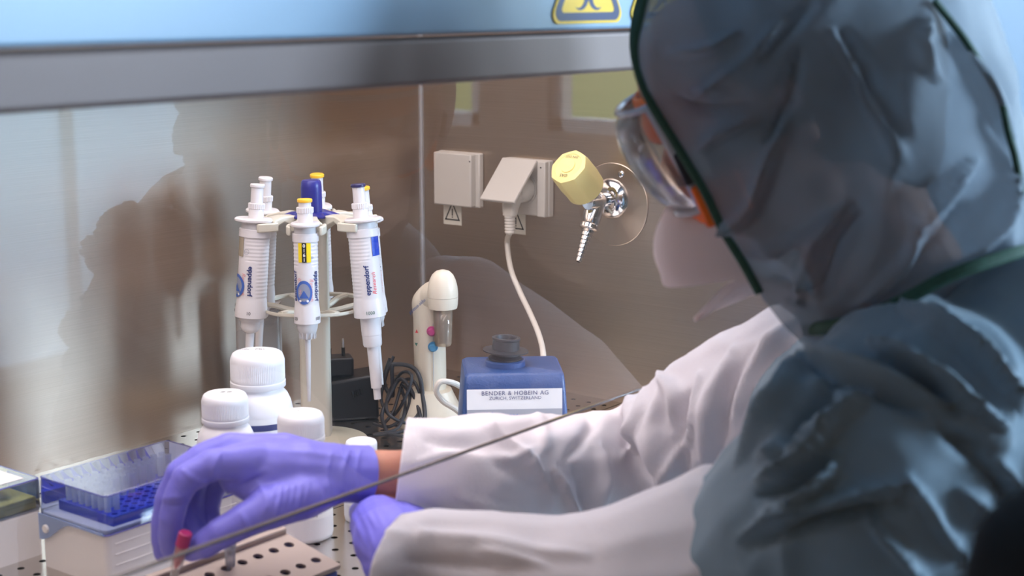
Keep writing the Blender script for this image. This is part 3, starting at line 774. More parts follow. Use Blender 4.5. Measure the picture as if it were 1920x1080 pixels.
# camera faces local -y
def wraplabel(parent, R, z0, z1, a0, a1, m, name, th=0.0003, n=30):
    mb = MB(); rr = R+th
    mb.loft([[Vector((rr*cos(a0+(a1-a0)*k/n), rr*sin(a0+(a1-a0)*k/n), z)) for k in range(n+1)] for z in (z0, z1)], close=False)
    return mb.build(name, m, parent, fixn=False)
A_ = -pi/2
wraplabel(t, 0.0378, 0.022, 0.1035, A_-1.35, A_+1.5, 'paper', 'paper_label')
wraplabel(t, 0.0378, 0.0905, 0.0972, A_-0.08, A_+1.5, 'navy_ink', 'label_stripe', 0.0006)
wraplabel(t, 0.0378, 0.078, 0.0865, A_-0.10, A_-0.085, 'navy_ink', 'label_rule', 0.0006)
flat_text('lettering', 'Buffer PBS', 0.0075, 'ink', t, (-0.008, 0.008, H_+0.0006), (1, 0, 0), (0, 1, 0))
flat_text('lettering', 'steril 4/12', 0.0045, 'greyband', t, (0.004, -0.001, H_+0.0006), (1, 0, 0), (0, 1, 0))
t, cr_, H_ = bottle(416, 1.572, 0.0312, 0.139, 'plastic_bottle', 'small milky screw-cap bottle left of the navy striped one, above the wrist side fingers', 'bottle')
flat_text('lettering', '# #', 0.008, 'ink', t, (0.001, 0.002, H_+0.0006), (1, 0, 0), (0, 1, 0), shear=0.3)
t, cr_, H_ = bottle(559, 1.522, 0.0306, 0.132, 'plastic_bottle', 'small milky bottle partly behind the gloved hand, its base showing below the hand', 'bottle')
flat_text('lettering', 'Tris', 0.0052, 'ink', t, (0.000, 0.002, H_+0.0006), (1, 0, 0), (0, 1, 0))
wraplabel(t, 0.0306, 0.026, 0.085, A_-0.9, A_+1.45, 'paper', 'paper_label')
wrap_text('lettering', 'Made in Germany', 0.0042, 'ink', t, 0.0312, A_+0.15, 0.0305, 0)
# little jar
b = P(673, 600, 1.572)
t = thing('sample_jar', 'small white jar with a flat lid behind the bare wrist', 'jar', (b.x, b.y, 0), (0, 0, HEAD+pi/2+pi))
MB().lathe([(0.016, 0), (0.0185, 0.0015), (0.0195, 0.006), (0.0195, 0.056), (0.018, 0.064), (0.0145, 0.068), (0.0145, 0.073)], 40).build('jar_body', 'hdpe', t, sharp=60)
def ribs2(th, i, rr, zz): return rr+(0.0003*(1 if int(th/(2*pi)*120+0.5) % 2 else -1) if 1 <= i <= 2 else 0)
MB().lathe([(0.0158, 0.070), (0.0164, 0.071), (0.0164, 0.084), (0.0158, 0.0865), (0.0145, 0.0872), (0.0135, 0.0862), (0.0005, 0.0862)], 120, None, ribs2).build('lid', 'hdpe_cap', t, sharp=60)
wraplabel(t, 0.0195, 0.020, 0.055, A_-1.2, A_+1.2, 'paper', 'paper_label')
wrap_text('lettering', '10 mM', 0.005, 'ink', t, 0.0201, A_-0.5, 0.026, 0)

# ================================================================== FROSTED TIP HOLDER BEHIND BOTTLE
b = P(486, 640, 1.93)
t = thing('frosted_holder', 'narrow frosted plastic box behind the largest bottle', 'box', (b.x, b.y, 0), (0, 0, HEAD-pi/2))
mb = MB(); mb.loft([rsq(0.0275, 0.012, 0.004, z) for z in (0.0, 0.003, 0.150, 0.154, 0.164)], cap0=True)
mb.build('holder_body', 'frost', t, solid=0.001)
MB().loft([rsq(0.0283, 0.0128, 0.004, z) for z in (0.1545, 0.1575)], cap0=False).build('rim', 'frost', t, solid=0.0012)
flat_text('lettering', '5', 0.006, 'greyband', t, (0.009, -0.0125, 0.139), (1, 0, 0), (0, 0, 1))

# ================================================================== PIPETTE CONTROLLER ON ITS STAND
b = P(812, 600, 1.95)
t = thing('pipette_controller', 'cream pistol-grip pipette filler on its charging stand with one magenta and one blue button', 'pipette filler', (b.x, b.y, 0), (0, 0, HEAD-pi/2))
# local: x = image right, y = away from the camera, z up
S = 1.95/2860
def cx(px): return (px-812)*S
def cz(py):
    _, z = _ray(812, py); return CAM_H+z*1.95
rows = [(800, 806, 33, .020), (770, 806, 33, .021), (745, 806, 30, .020), (700, 806, 30, .020), (660, 805, 31, .020), (625, 804, 30, .020), (595, 804, 29.5, .020), (575, 802, 31, .019), (560, 800, 28, .018), (548, 805, 25, .017), (537, 812, 21, .015), (528, 818, 15, .012)]
rings = []
for py, px, hw, dep in rows:
    z = max(cz(py), 0.0)
    rings.append([Vector((cx(px)+hw*S*cos(a)*(1.0), dep*sin(a)+0.004, z)) for a in [2*pi*k/36 for k in range(36)]])
MB().loft(rings, cap0=True, cap1=True).build('grip', 'cream', t, subsurf=1)
# nose that carries the head forward
hx_, hzc = cx(832), cz(545)
hm = Matrix.Translation((hx_, -0.020, 0))
zb, zt_ = cz(573), cz(500)
L_ = zt_-zb
MB().lathe([(0.0150, zb), (0.0182, zb+0.001), (0.0192, zb+0.006), (0.0196, zb+0.0155)], 40, hm).build('head_collar', 'cream', t)
MB().lathe([(0.0196, zb+0.0158), (0.0196, zb+0.021), (0.0188, zb+0.029), (0.0168, zb+0.037), (0.0135, zb+0.0440), (0.0088, zb+0.0485), (0.003, zb+0.0503), (0.0004, zb+0.0505)], 40, hm).build('head', 'cream', t, sharp=60)
MB().tube([(cx(803), 0.004, cz(566)), (cx(815), -0.006, cz(550)), (hx_, -0.018, cz(542))], [0.0175, 0.0172, 0.016], 24).build('neck', 'cream', t)
mb = MB().lathe([(0.0118, zb+0.002), (0.0112, cz(610)), (0.0105, cz(637)), (0.009, cz(641))], 32, hm, caps=False); mb.build('nozzle', 'nozzle', t, solid=0.001)
MB().lathe([(0.0050, zb+0.001), (0.0045, cz(636))], 20, hm).build('inner_cone', 'frost', t)
fy = -0.0165
for (bx_, by_, m_, nm) in ((812, 616, 'magenta', 'aspirate_button'), (814, 645, 'cyan', 'dispense_button')):
    q = Matrix.Translation((cx(bx_)-0.001, fy, cz(by_))) @ Matrix.Rotation(pi/2, 4, 'X')
    k_ = MB().lathe([(0.0066, -0.002), (0.0066, 0.0005), (0.0060, 0.0012)], 24, q).build(nm, m_, t)
    MB().lathe([(0.0048, 0.0), (0.0048, 0.006), (0.0038, 0.0075), (0.001, 0.008)], 24, q).build('button_cap', m_, k_)
for (px_, py_, m_, sg) in ((782, 617, 'red_ink', 1), (781, 641, 'green_ink', -1)):
    x0, z0 = cx(px_), cz(py_); yy = -0.0125
    MB().add([(x0-0.002, yy-0.0008, z0-0.002*sg), (x0+0.0022, yy-0.0028, z0-0.002*sg), (x0, yy-0.0018, z0+0.0028*sg)], [(0, 1, 2)]).build('arrow_mark', m_, t, fixn=False)
flat_text('lettering', 'pipetus-akku', 0.0065, 'blue_ink', t, (cx(783), -0.012, cz(571)), Vector((0.62, -0.45, 0.62)).normalized(), (-0.55, 0.0, 0.8), shear=0.2)
MB().tube([(cx(813), -0.0158, cz(602)), (cx(813), -0.0162, cz(700)), (cx(813), -0.0166, cz(760))], 0.00035, 5).build('seam', 'greyband', t)
# base of the charging stand
rings = []
for py, hw, hd_, z in ((0, 62, .040, 0.0), (0, 62, .041, 0.010), (0, 56, .036, 0.020), (0, 46, .030, 0.034), (0, 38, .026, 0.046)):
    rings.append([Vector((cx(808)+hw*S*np.sign(cos(a))*abs(cos(a))**0.75, -0.004+hd_*np.sign(sin(a))*abs(sin(a))**0.75, z)) for a in [2*pi*k/40 for k in range(40)]])
MB().loft(rings, cap0=True, cap1=True).build('charging_base', 'cream', t)

# ================================================================== BLACK POWER SUPPLY + CABLES
b = P(655, 760, 1.985)
t = thing('power_supply', 'black plug-in power supply lying with its two pins upward behind the carousel pole', 'power supply', (b.x, b.y, 0), (0, 0, HEAD-pi/2+0.25))
MB().hexa([(-0.036, -0.028, 0), (0.036, -0.028, 0), (0.036, 0.028, 0), (-0.036, 0.028, 0), (-0.034, -0.024, 0.052), (0.034, -0.024, 0.060), (0.034, 0.026, 0.060), (-0.034, 0.026, 0.052)]).build('housing', 'black', t, bevel=0.004, bseg=3)
MB().box((-0.014, 0.004, 0.068), (0.040, 0.030, 0.026)).build('plug_foot', 'black', t, bevel=0.004, bseg=3)
for dx in (-0.024, -0.006):
    MB().lathe([(0.0024, 0.080), (0.0024, 0.092)], 12, Matrix.Translation((dx, 0.004, 0))).build('pin_sleeve', 'black', t)
    MB().lathe([(0.0019, 0.092), (0.0019, 0.1025), (0.0012, 0.1045)], 12, Matrix.Translation((dx, 0.004, 0))).build('pin', 'nickel', t)
for i in range(4):
    MB().tube([(0.000+i*0.0032, -0.0285, 0.040+i*0.001), (0.0022+i*0.0032, -0.029, 0.032+i*0.001)], 0.0011, 8).build('strain_rib', 'black', t)
def cable(name, label, pts, r, m='cable', cat='cable', group=None, n=8):
    q = [P(*p) for p in pts]
    o = MB().tube(spline(q, n), r, 10).build(name, m)
    return tag(o, label, cat, group)
cable('power_cable', 'dark tangled cable loops lying beside the cream pipette filler',
      [(738, 668, 1.96), (724, 705, 1.955), (715, 750, 1.95), (735, 780, 1.93), (760, 745, 1.92), (772, 705, 1.93), (752, 700, 1.96), (728, 740, 1.95), (728, 775, 1.9), (765, 793, 1.9), (790, 762, 1.92), (778, 718, 1.93), (756, 716, 1.95), (738, 770, 1.93), (715, 800, 1.90)], 0.0021, group=None)
cable('power_cable', 'dark cable rising highest in an arch over the tangled loops',
      [(732, 672, 1.97), (720, 715, 1.965), (736, 742, 1.95), (735, 690, 1.95), (742, 683, 1.95), (770, 687, 1.945), (786, 705, 1.93), (793, 745, 1.92), (796, 785, 1.9), (780, 806, 1.88)], 0.0028)
cable('power_cable', 'dark cable lying in flat turns on the steel behind the white cuff',
      [(700, 794, 1.92), (730, 800, 1.91), (760, 778, 1.92), (768, 740, 1.93), (752, 722, 1.95), (760, 760, 1.93), (745, 803, 1.88), (700, 815, 1.865), (740, 812, 1.865), (790, 800, 1.88), (770, 818, 1.855), (720, 812, 1.865)], 0.0021)
cable('power_cable', 'thin cable bundle standing steeply between the large pipette tip and the loops',
      [(728, 815, 1.87), (716, 780, 1.92), (730, 745, 1.94), (748, 712, 1.945), (765, 722, 1.93), (783, 760, 1.92), (792, 805, 1.88)], 0.0026)

# ================================================================== VORTEX MIXER
b = P(965, 700, 1.70)
mx_rot = HEAD-pi/2+radians(4)
t = thing('vortex_mixer', 'blue laboratory vortex mixer with black rubber cup and white front label', 'mixer', (b.x, b.y, 0), (0, 0, mx_rot))
wf, wb = 0.056, 0.0535
mb = MB(); ZTm = 0.128
rings = []
def rrect(x0, x1, y0, y1, r, z, n=4):
    pts = []
    for (cx_, cy_, a0) in ((x1-r, y1-r, 0), (x0+r, y1-r, pi/2), (x0+r, y0+r, pi), (x1-r, y0+r, 3*pi/2)):
        for j in range(n+1):
            a = a0+pi/2*j/n; pts.append(Vector((cx_+r*cos(a), cy_+r*sin(a), z)))
    return pts
for z, x0, x1, y0, y1 in ((0.004, -0.064, 0.064, -0.016, 0.105), (0.08, -0.060, 0.060, -0.008, 0.095), (0.116, -0.0575, 0.0575, -0.0045, 0.089), (0.125, -0.0565, 0.0565, -0.0005, 0.087), (0.128, -0.0535, 0.0535, 0.004, 0.083)):
    rings.append(rrect(x0, x1, y0, y1, 0.005, z))
mb.loft(rings, cap0=True, cap1=True).build('housing', 'vortex', t, bevel=0.0)
for sx_ in (-0.05, 0.05):
    for yy in (0.0, 0.09): MB().lathe([(0.007, 0), (0.007, 0.006)], 16, Matrix.Translation((sx_, yy, 0))).build('rubber_foot', 'rubber', t)
# front label plate, lying on the sloping front
def fy_at(z): return -0.016+(z-0.004)/(0.076)*0.008 if z < 0.08 else -0.008+(z-0.08)/0.036*0.0035
def front(name, x0, x1, z0, z1, m, off, n=4):
    mb = MB(); rows = []
    for k in range(n+1):
        z = z0+(z1-z0)*k/n; rows.append([Vector((x0, fy_at(z)-off, z)), Vector((x1, fy_at(z)-off, z))])
    return mb.loft(rows, close=False).build(name, m, t, fixn=False)
front('label_plate', -0.0545, 0.0535, 0.012, 0.1115, 'paper', 0.0008)
front('label_band', -0.0545, 0.0535, 0.074, 0.0885, 'greyband', 0.0012)
flat_text('lettering', 'BENDER & HOBEIN AG', 0.0068, 'navy_ink', t, (0.0000, fy_at(0.107)-0.0018, 0.1068), (1, 0, 0), (0, 0.045, 1), spacing=1.12)
flat_text('lettering', 'ZURICH, SWITZERLAND', 0.0052, 'navy_ink', t, (0.0002, fy_at(0.101)-0.0018, 0.1012), (1, 0, 0), (0, 0.045, 1), spacing=1.05)
flat_text('lettering', 'Vortex', 0.0125, 'blue_ink', t, (-0.0145, fy_at(0.081)-0.003, 0.0815), (1, 0, 0), (0, 0.09, 1))
hc = Matrix.Translation((-0.008, 0.042, 0))
MB().lathe([(0.0235, 0.127), (0.0232, 0.1335), (0.0215, 0.1350), (0.017, 0.1352)], 40, hc).build('collar', 'vortex', t)
tl = hc @ Matrix.Translation((0, 0, 0.135)) @ Matrix.Rotation(radians(3), 4, 'Y')
MB().lathe([(0.0185, -0.004), (0.0195, 0.002), (0.0150, 0.005), (0.0145, 0.008), (0.0265, 0.0095), (0.0265, 0.0108), (0.0160, 0.0118), (0.0155, 0.0225), (0.0163, 0.0235), (0.0163, 0.0255), (0.0150, 0.0262), (0.0125, 0.0255), (0.0112, 0.0225), (0.0105, 0.014), (0.001, 0.013)], 48, tl).build('rubber_cup', 'rubber', t)

# ================================================================== WALL SOCKETS (on the right wall)
NX = XR-0.0002
def wallframe(p):      # local x = toward the viewer's right along the wall (-Y), y = up, z = out of the wall (-X)
    m_ = Matrix(((0, 0, -1), (-1, 0, 0), (0, 1, 0))).to_4x4(); m_.translation = Vector((NX, p.y, p.z)); return m_
def wthing(name, label, cat, p, group=None):
    m_ = wallframe(p); t = thing(name, label, cat, m_.translation, m_.to_3x3().to_4x4(), group); return t
p = PX(858, 336, XR-0.012)
s1 = wthing('wall_socket', 'closed grey beige wall socket left of the one with the plug', 'socket', p)
MB().box((0, 0, 0.005), (0.078, 0.078, 0.010)).build('back_plate', 'outlet', s1, bevel=0.002)
MB().box((-0.003, 0.0, 0.015), (0.070, 0.076, 0.012)).build('hinged_cover', 'outlet', s1, bevel=0.002)
MB().lathe([(0.0011, 0.020), (0.0011, 0.0213)], 10, Matrix.Translation((0.030, 0.028, 0))).build('screw', 'ink', s1)
p2 = PX(987, 351, XR-0.012)
s2 = wthing('wall_socket', 'grey beige wall socket with its cover lifted over a plug', 'socket', p2)
MB().box((0, 0, 0.006), (0.078, 0.078, 0.012)).build('back_plate', 'outlet', s2, bevel=0.002)
MB().box((0.031, 0, 0.014), (0.014, 0.077, 0.012)).build('hinge_strip', 'outlet', s2, bevel=0.0015)
MB().box((-0.035, 0, 0.014), (0.006, 0.077, 0.010)).build('hinge_strip', 'outlet', s2, bevel=0.0015)
MB().lathe([(0.0011, 0.018), (0.0011, 0.0205)], 10, Matrix.Translation((0.031, 0.030, 0))).build('screw', 'ink', s2)
MB().lathe([(0.0215, 0.011), (0.0215, 0.0135), (0.0195, 0.0137), (0.0195, 0.0125)], 36, Matrix.Translation((-0.003, -0.002, 0))).build('socket_ring', 'outlet', s2)
# lifted cover, hinged along its top edge
hinge = Matrix.Translation((-0.005, 0.0375, 0.018)) @ Matrix.Rotation(radians(-44), 4, 'X')
mb = MB(); mb.box((0, -0.037, 0.002), (0.060, 0.074, 0.005)); mb.v = [tuple(hinge @ Vector(v)) for v in mb.v]
mb.build('lifted_cover', 'outlet', s2, bevel=0.0015)
# warning stickers
def warn(p, label):
    q = wthing('warning_sticker', label, 'sticker', p)
    MB().box((0, 0, 0.0003), (0.034, 0.038, 0.0006)).build('sticker_sheet', 'sticker', q)
    mb = MB(); n = 3; o1 = [(0, 0.0155), (-0.0145, -0.0125), (0.0145, -0.0125)]; i1 = [(0, 0.0115), (-0.0112, -0.0106), (0.0112, -0.0106)]
    mb.add([(x, y, 0.0008) for x, y in o1+i1], [(k, (k+1) % n, n+(k+1) % n, n+k) for k in range(n)])
    mb.build('triangle', 'ink', q, fixn=False)
    MB().box((0, -0.0005, 0.0009), (0.0017, 0.010, 0.0003)).build('exclamation_bar', 'ink', q)
    MB().box((0, -0.0078, 0.0009), (0.0017, 0.0018, 0.0003)).build('exclamation_dot', 'ink', q)
warn(PX(849, 397, XR), 'pale square sticker with a warning triangle below the closed wall socket')
warn(PX(968, 413, XR), 'pale square sticker with a warning triangle partly behind the plug')
# plug and cord
pl = thing('power_plug', 'off white angled mains plug with its cord running down behind the blue mixer', 'plug', s2.location, s2.rotation_euler)
c_ = (-0.003, -0.002)
MB().lathe([(0.0188, 0.0135), (0.0188, 0.022), (0.0175, 0.030), (0.0150, 0.036), (0.006, 0.039)], 28, Matrix.Translation((c_[0], c_[1], 0))).build('plug_body', 'plug', pl)
mb = MB(); sec = []
for (x, y, z, hw, hd_) in ((-0.003, 0.004, 0.028, 0.014, 0.008), (-0.003, -0.012, 0.036, 0.0125, 0.009), (-0.003, -0.026, 0.043, 0.0105, 0.008), (-0.003, -0.036, 0.045, 0.0095, 0.0075)):
    sec.append([Vector((x+hw*np.sign(cos(a))*abs(cos(a))**0.6, y, z+hd_*np.sign(sin(a))*abs(sin(a))**0.6)) for a in [2*pi*k/24 for k in range(24)]])
mb.loft(sec, cap0=True, cap1=True).build('plug_elbow', 'plug', pl)
def rl(th, i, rr, zz): return rr
pr = []
for k in range(13): pr.append((0.0072-0.00006*k+(0.0009 if k % 2 else 0), -0.036-0.0021*k))
MB().lathe(pr, 20, Matrix.Translation((-0.003, 0, 0.045)) @ Matrix.Rotation(-pi/2, 4, 'X') @ Matrix.Rotation(0, 4, 'Z')).build('strain_relief', 'plug', pl)
inv = (Matrix.Translation(pl.location) @ pl.rotation_euler.to_matrix().to_4x4()).inverted()
dpl = 2.17
cpts = [Vector((-0.003, -0.060, 0.045))]+[inv @ P(*q) for q in ((951, 455, 2.15), (958, 505, 2.12), (975, 548, 2.08), (995, 590, 2.03), (1012, 632, 1.98), (1019, 672, 1.94), (1015, 730, 1.90), (995, 775, 1.87), (975, 800, 1.86))]
MB().tube(spline(cpts, 6), 0.0038, 12).build('cord', 'plug', pl)
cable('mixer_cord', 'short cream cord looping out at the left side of the blue mixer', [(872, 730, 1.86), (850, 718, 1.84), (826, 716, 1.83), (818, 733, 1.83), (830, 752, 1.835), (855, 768, 1.84), (880, 790, 1.85)], 0.0036, 'plug')

# ================================================================== GAS TAP
pt = PX(1147, 372, XR)
g = wthing('gas_tap', 'chrome gas tap with a pale yellow knob and ribbed hose nozzle', 'tap', pt)
MB().lathe([(0.0275, 0.0), (0.0275, 0.003), (0.0255, 0.007), (0.019, 0.0115), (0.0125, 0.013)], 40).build('rosette', 'chrome', g)
MB().lathe([(0.0098, 0.010), (0.0098, 0.030), (0.0125, 0.031), (0.0125, 0.050), (0.009, 0.056)], 28).build('stem', 'chrome', g)
ad_ = Vector((0, 0.64, 0.77)).normalized()
q = ad_.to_track_quat('Z', 'Y').to_matrix().to_4x4()
mk = Matrix.Translation((0, 0.002, 0.040)) @ q
MB().lathe([(0.0115, -0.004), (0.0115, 0.012), (0.014, 0.013), (0.014, 0.022), (0.0115, 0.023), (0.0115, 0.03)], 28, mk).build('valve_neck', 'chrome', g)
def hexr(th, i, rr, zz):
    if i in (2, 3, 4, 5):
        a = (th % (pi/4))-pi/8; f = 1.0/cos(a)*cos(pi/8)*1.035
        return rr*(1+(min(f, 1.035)-1)*0.7)
    return rr
kn = MB().lathe([(0.0235, 0.026), (0.0262, 0.028), (0.0262, 0.038), (0.0268, 0.046), (0.0262, 0.072), (0.0250, 0.0775), (0.0195, 0.0790), (0.0185, 0.0780), (0.0100, 0.0780), (0.0095, 0.0795), (0.0005, 0.0797)], 64, mk, hexr).build('knob', 'pale_yellow', g)
vs, fs = text_mesh('GAS', 0.0065)
MB().add([mk @ Vector((x, y+0.0145, 0.0793)) for x, y in vs], fs).build('lettering', 'ink', kn, fixn=False)
vs, fs = text_mesh('DIN 3537', 0.0048)
MB().add([mk @ Vector((x, y-0.0145, 0.0793)) for x, y in vs], fs).build('lettering', 'ink', kn, fixn=False)
sd = Vector((-0.010, -0.80, 0.42)).normalized()
ms = Matrix.Translation((0, -0.002, 0.036)) @ sd.to_track_quat('Z', 'Y').to_matrix().to_4x4()
MB().lathe([(0.0125, -0.004), (0.0130, 0.010), (0.0125, 0.024), (0.0110, 0.030), (0.0125, 0.032), (0.0125, 0.037), (0.0095, 0.039)], 28, ms).build('outlet_body', 'chrome', g)
pr = [(0.0088, 0.038)]
for k in range(7):
    z0 = 0.042+k*0.0058; r0 = 0.0080-k*0.00055
    pr += [(r0, z0), (r0-0.0012, z0+0.0002), (r0-0.0003, z0+0.0052)]
pr += [(0.0040, 0.0835), (0.0028, 0.0838), (0.0025, 0.070)]
MB().lathe(pr, 24, ms).build('hose_nozzle', 'chrome', g)
pd = PX(1150, 383, XR)
dk = wthing('mounting_disc', 'thin round steel disc on the wall behind the gas tap', 'disc', pd)
MB().lathe([(0.0560, 0.0), (0.0560, 0.0012), (0.0552, 0.0018)], 72).build('disc', M['steel'], dk)
psx = PX(1166, 326, XR)
v_ = (Matrix.Translation(dk.location) @ dk.rotation_euler.to_matrix().to_4x4()).inverted() @ Vector((XR-0.002, psx.y, psx.z))
MB().lathe([(0.0046, 0.001), (0.0046, 0.003), (0.0030, 0.0046), (0.0005, 0.005)], 20, Matrix.Translation((v_.x, v_.y, 0))).build('screw', 'chrome', dk)
dk.location.x -= 0.0

# ================================================================== TIP BOXES
def tip_box(x0, x1, y0, y1, zb, zl, name, label, lines=True):
    t = thing(name, label, 'tip box', ((x0+x1)/2, (y0+y1)/2, 0))
    hx_, hy_ = (x1-x0)/2, (y1-y0)/2
    MB().loft([rrect(-hx_, hx_, -hy_, hy_, 0.006, z) for z in (0.0, 0.002, zb-0.004, zb)], cap0=True, cap1=False).build('base', 'box_base', t, solid=0.0012)
    if lines:
        for i in range(4):
            MB().box((0.006, -hy_-0.0006, 0.010+i*0.0105), ((x1-x0)-0.006, 0.0016, 0.0009)).build('ridge', 'box_base', t, bevel=0.0004)
    return t, hx_, hy_
BX = (0.853, 1.011, 1.145, 1.245)
t, hx_, hy_ = tip_box(*BX, 0.056, 0.09, 'tip_box', 'white pipette tip box with a blue tinted lid and cobalt tray beside the gloved hand')
# lid: tinted thin shell, slightly larger than the base
lx0, lx1, ly0, ly1 = -hx_-0.001, hx_+0.001, -hy_-0.0015, hy_+0.0015
lid = MB().loft([rrect(lx0, lx1, ly0, ly1, 0.004, 0.052), rrect(lx0+0.001, lx1-0.001, ly0+0.001, ly1-0.001, 0.004, 0.089), rrect(lx0+0.002, lx1-0.002, ly0+0.002, ly1-0.002, 0.004, 0.0905)], cap1=True).build('lid', 'lid_blue', t)
for zz, ins, rr in ((0.0898, 0.0012, 0.0006), (0.0520, 0.0, 0.0009)):
    loop = rrect(lx0+ins, lx1-ins, ly0+ins, ly1-ins, 0.004, zz)
    MB().tube(loop+[loop[0]], rr, 6, caps=False).build('lid_rim', 'lid_edge', t)
# hinge lug on the left end: curved skirt with a round pivot (lies on the -x face)
poly = []
for k in range(16):
    u = k/15; yy = hy_*1.0 - u*2*hy_; drop = 0.024*(0.5+0.5*cos(min(1, u*1.9)*pi)) if u < 0.53 else 0.0
    poly.append((yy, 0.052-drop))
poly += [(-hy_, 0.0545), (hy_, 0.0545)]
mb = MB(); n = len(poly)
mb.add([(-hx_-0.0022, a, b) for a, b in poly]+[(-hx_-0.0034, a, b) for a, b in poly], [tuple(range(n)), tuple(range(n, 2*n))[::-1]]+[(k, (k+1) % n, n+(k+1) % n, n+k) for k in range(n)])
mb.build('hinge_skirt', 'hinge_blue', t)
MB().lathe([(0.0042, 0), (0.0042, 0.0035), (0.0036, 0.0042)], 20, Matrix.Translation((-hx_-0.0015, hy_-0.012, 0.041)) @ Matrix.Rotation(-pi/2, 4, 'Y')).build('pivot', 'box_base', t)
# inner shelf and cobalt tray with real holes
MB().loft([rrect(-hx_+0.001, hx_-0.001, -hy_+0.001, hy_-0.001, 0.004, 0.0545), rrect(-hx_+0.018, hx_-0.014, -hy_+0.010, hy_-0.008, 0.003, 0.0545)], close=True).build('shelf', 'box_base', t)
tx0, tx1, ty0, ty1 = -hx_+0.016, hx_-0.012, -hy_+0.009, hy_-0.007
NXh, NYh = 12, 8
pxh, pyh = (tx1-tx0-0.004)/NXh, (ty1-ty0-0.004)/NYh
tray = perforated(tx0, tx1, ty0, ty1, pxh, pyh, tx0+0.002+pxh/2, ty0+0.002+pyh/2, 0.0033, 0.052, 0.064, 10)
tray.loft([[Vector(q) for q in ((tx0, ty0, z), (tx1, ty0, z), (tx1, ty1, z), (tx0, ty1, z))] for z in (0.052, 0.064)])
tray.build('tip_tray', 'tray_blue', t, fixn=False)
MB().box((hx_+0.003, -hy_+0.01, 0.062), (0.006, 0.03, 0.012)).build('latch', 'tray_blue', t, bevel=0.002)
bx_c = Vector(((BX[0]+BX[1])/2, (BX[2]+BX[3])/2, 0))
tipmb = MB().lathe([(0.0026, -0.008), (0.0030, 0.0), (0.0031, 0.017), (0.0034, 0.0175), (0.0034, 0.0195)], 12, None, None, caps=False)
tip0 = tipmb.build('pipette_tip', 'tip_clear', None)
cells = [(i, j) for j in range(8) for i in range(12) if (j >= 6) or (i <= 1 and j >= 1) or (j == 5 and i < 9) or (j == 4 and i < 6)]
first = True
for i, j in cells:
    o = tip0 if first else tip0.copy()
    if not first: COL.objects.link(o)
    first = False
    o.location = bx_c+Vector((tx0+0.002+pxh*(i+0.5), ty0+0.002+pyh*(j+0.5), 0.0645))
    ords = ['first', 'second', 'third', 'fourth', 'fifth', 'sixth', 'seventh', 'eighth', 'ninth', 'tenth', 'eleventh', 'twelfth']
    tag(o, 'clear tip in the cobalt tray, %s from hinge end, %s row from back' % (ords[i], ords[7-j]), 'pipette tip', 'clear tips in the tip box')
# second box at the left edge
B2 = (0.715, 0.872, 1.272, 1.372)
t, hx_, hy_ = tip_box(*B2, 0.048, 0.078, 'tip_box', 'white tip box with blue printed lid cut off by the left picture edge', False)
MB().box((0, 0, 0.054), (2*hx_-0.006, 2*hy_-0.006, 0.012)).build('tip_tray', 'yellow_tip', t, bevel=0.001)
lid = MB().loft([rrect(-hx_-0.001, hx_+0.001, -hy_-0.001, hy_+0.001, 0.004, 0.047), rrect(-hx_, hx_, -hy_, hy_, 0.004, 0.0775), rrect(-hx_+0.001, hx_-0.001, -hy_+0.001, hy_-0.001, 0.004, 0.079)], cap1=True).build('lid', 'lid_blue', t)
loop = rrect(-hx_, hx_, -hy_, hy_, 0.004, 0.0782)
MB().tube(loop+[loop[0]], 0.0009, 6, caps=False).build('lid_rim', 'lid_edge', t)
MB().box((hx_+0.0015, -hy_+0.03, 0.066), (0.004, 0.05, 0.020)).build('latch', 'hinge_blue', t, bevel=0.001)
MB().box((0.0, 0.0, 0.0793), (0.135, 0.080, 0.0004)).build('lid_label', 'paper', t)
for i, (s_, z_) in enumerate((('Filter Tips', 0.014), ('0.1-10 µl', 0.011), ('sterile 96', 0.009))):
    flat_text('lettering', s_, z_, 'blue_ink', t, (0.018, 0.024-i*0.023, 0.0797), (1, 0, 0), (0, 1, 0), bold=0.0002)

# ================================================================== TUBE RACK IN THE FOREGROUND
RZ = 0.050; TILT = atan(0.2)
RKC = (0.885, 1.024)
t = thing('tube_rack', 'sloping pinkish beige metal tube rack with round holes below the gloved hand', 'rack', (RKC[0], RKC[1], RZ), (TILT, 0, 0))
pl_ = perforated(-0.0815, 0.0815, -0.0745, 0.0, 0.0193, 0.0356, 0.068, -0.0195, 0.0049, -0.003, 0.0, 20)
pl_.build('top_plate', 'rack', t, fixn=False)
MB().loft([rrect(-0.0815, 0.0815, -0.0745, 0.0, 0.0005, -0.0045), rrect(-0.0815, 0.0815, -0.0745, 0.0, 0.0005, 0.0)]).build('rim', 'rack', t)
MB().box((0, 0.0015, 0.0015), (0.163, 0.007, 0.008)).build('raised_edge', 'rack', t, bevel=0.001)
ti = Matrix.Rotation(-TILT, 4, 'X')
MB().hexa([ti @ Vector(q) for q in ((-0.079, -0.070, -RZ), (0.079, -0.070, -RZ), (0.079, 0.002, -RZ), (-0.079, 0.002, -RZ), (-0.079, -0.070, -0.0215), (0.079, -0.070, -0.0215), (0.079, 0.002, -0.007), (-0.079, 0.002, -0.007))]).build('blue_body', 'rack_side', t)
tb = PZ(432, 1062, RZ-0.005)
mt = thing('microtube', 'small frosted microtube standing in the tube rack right of the pink capped tube', 'tube', (tb.x, tb.y, RZ-0.005))
MB().lathe([(0.0035, -0.012), (0.0045, 0.0), (0.0048, 0.014), (0.0052, 0.0145), (0.0052, 0.017)], 20).build('tube_body', 'tip_clear', mt)
MB().lathe([(0.0055, 0.017), (0.0058, 0.0175), (0.0058, 0.0225), (0.0050, 0.0235)], 20).build('lid', 'tip_clear', mt)

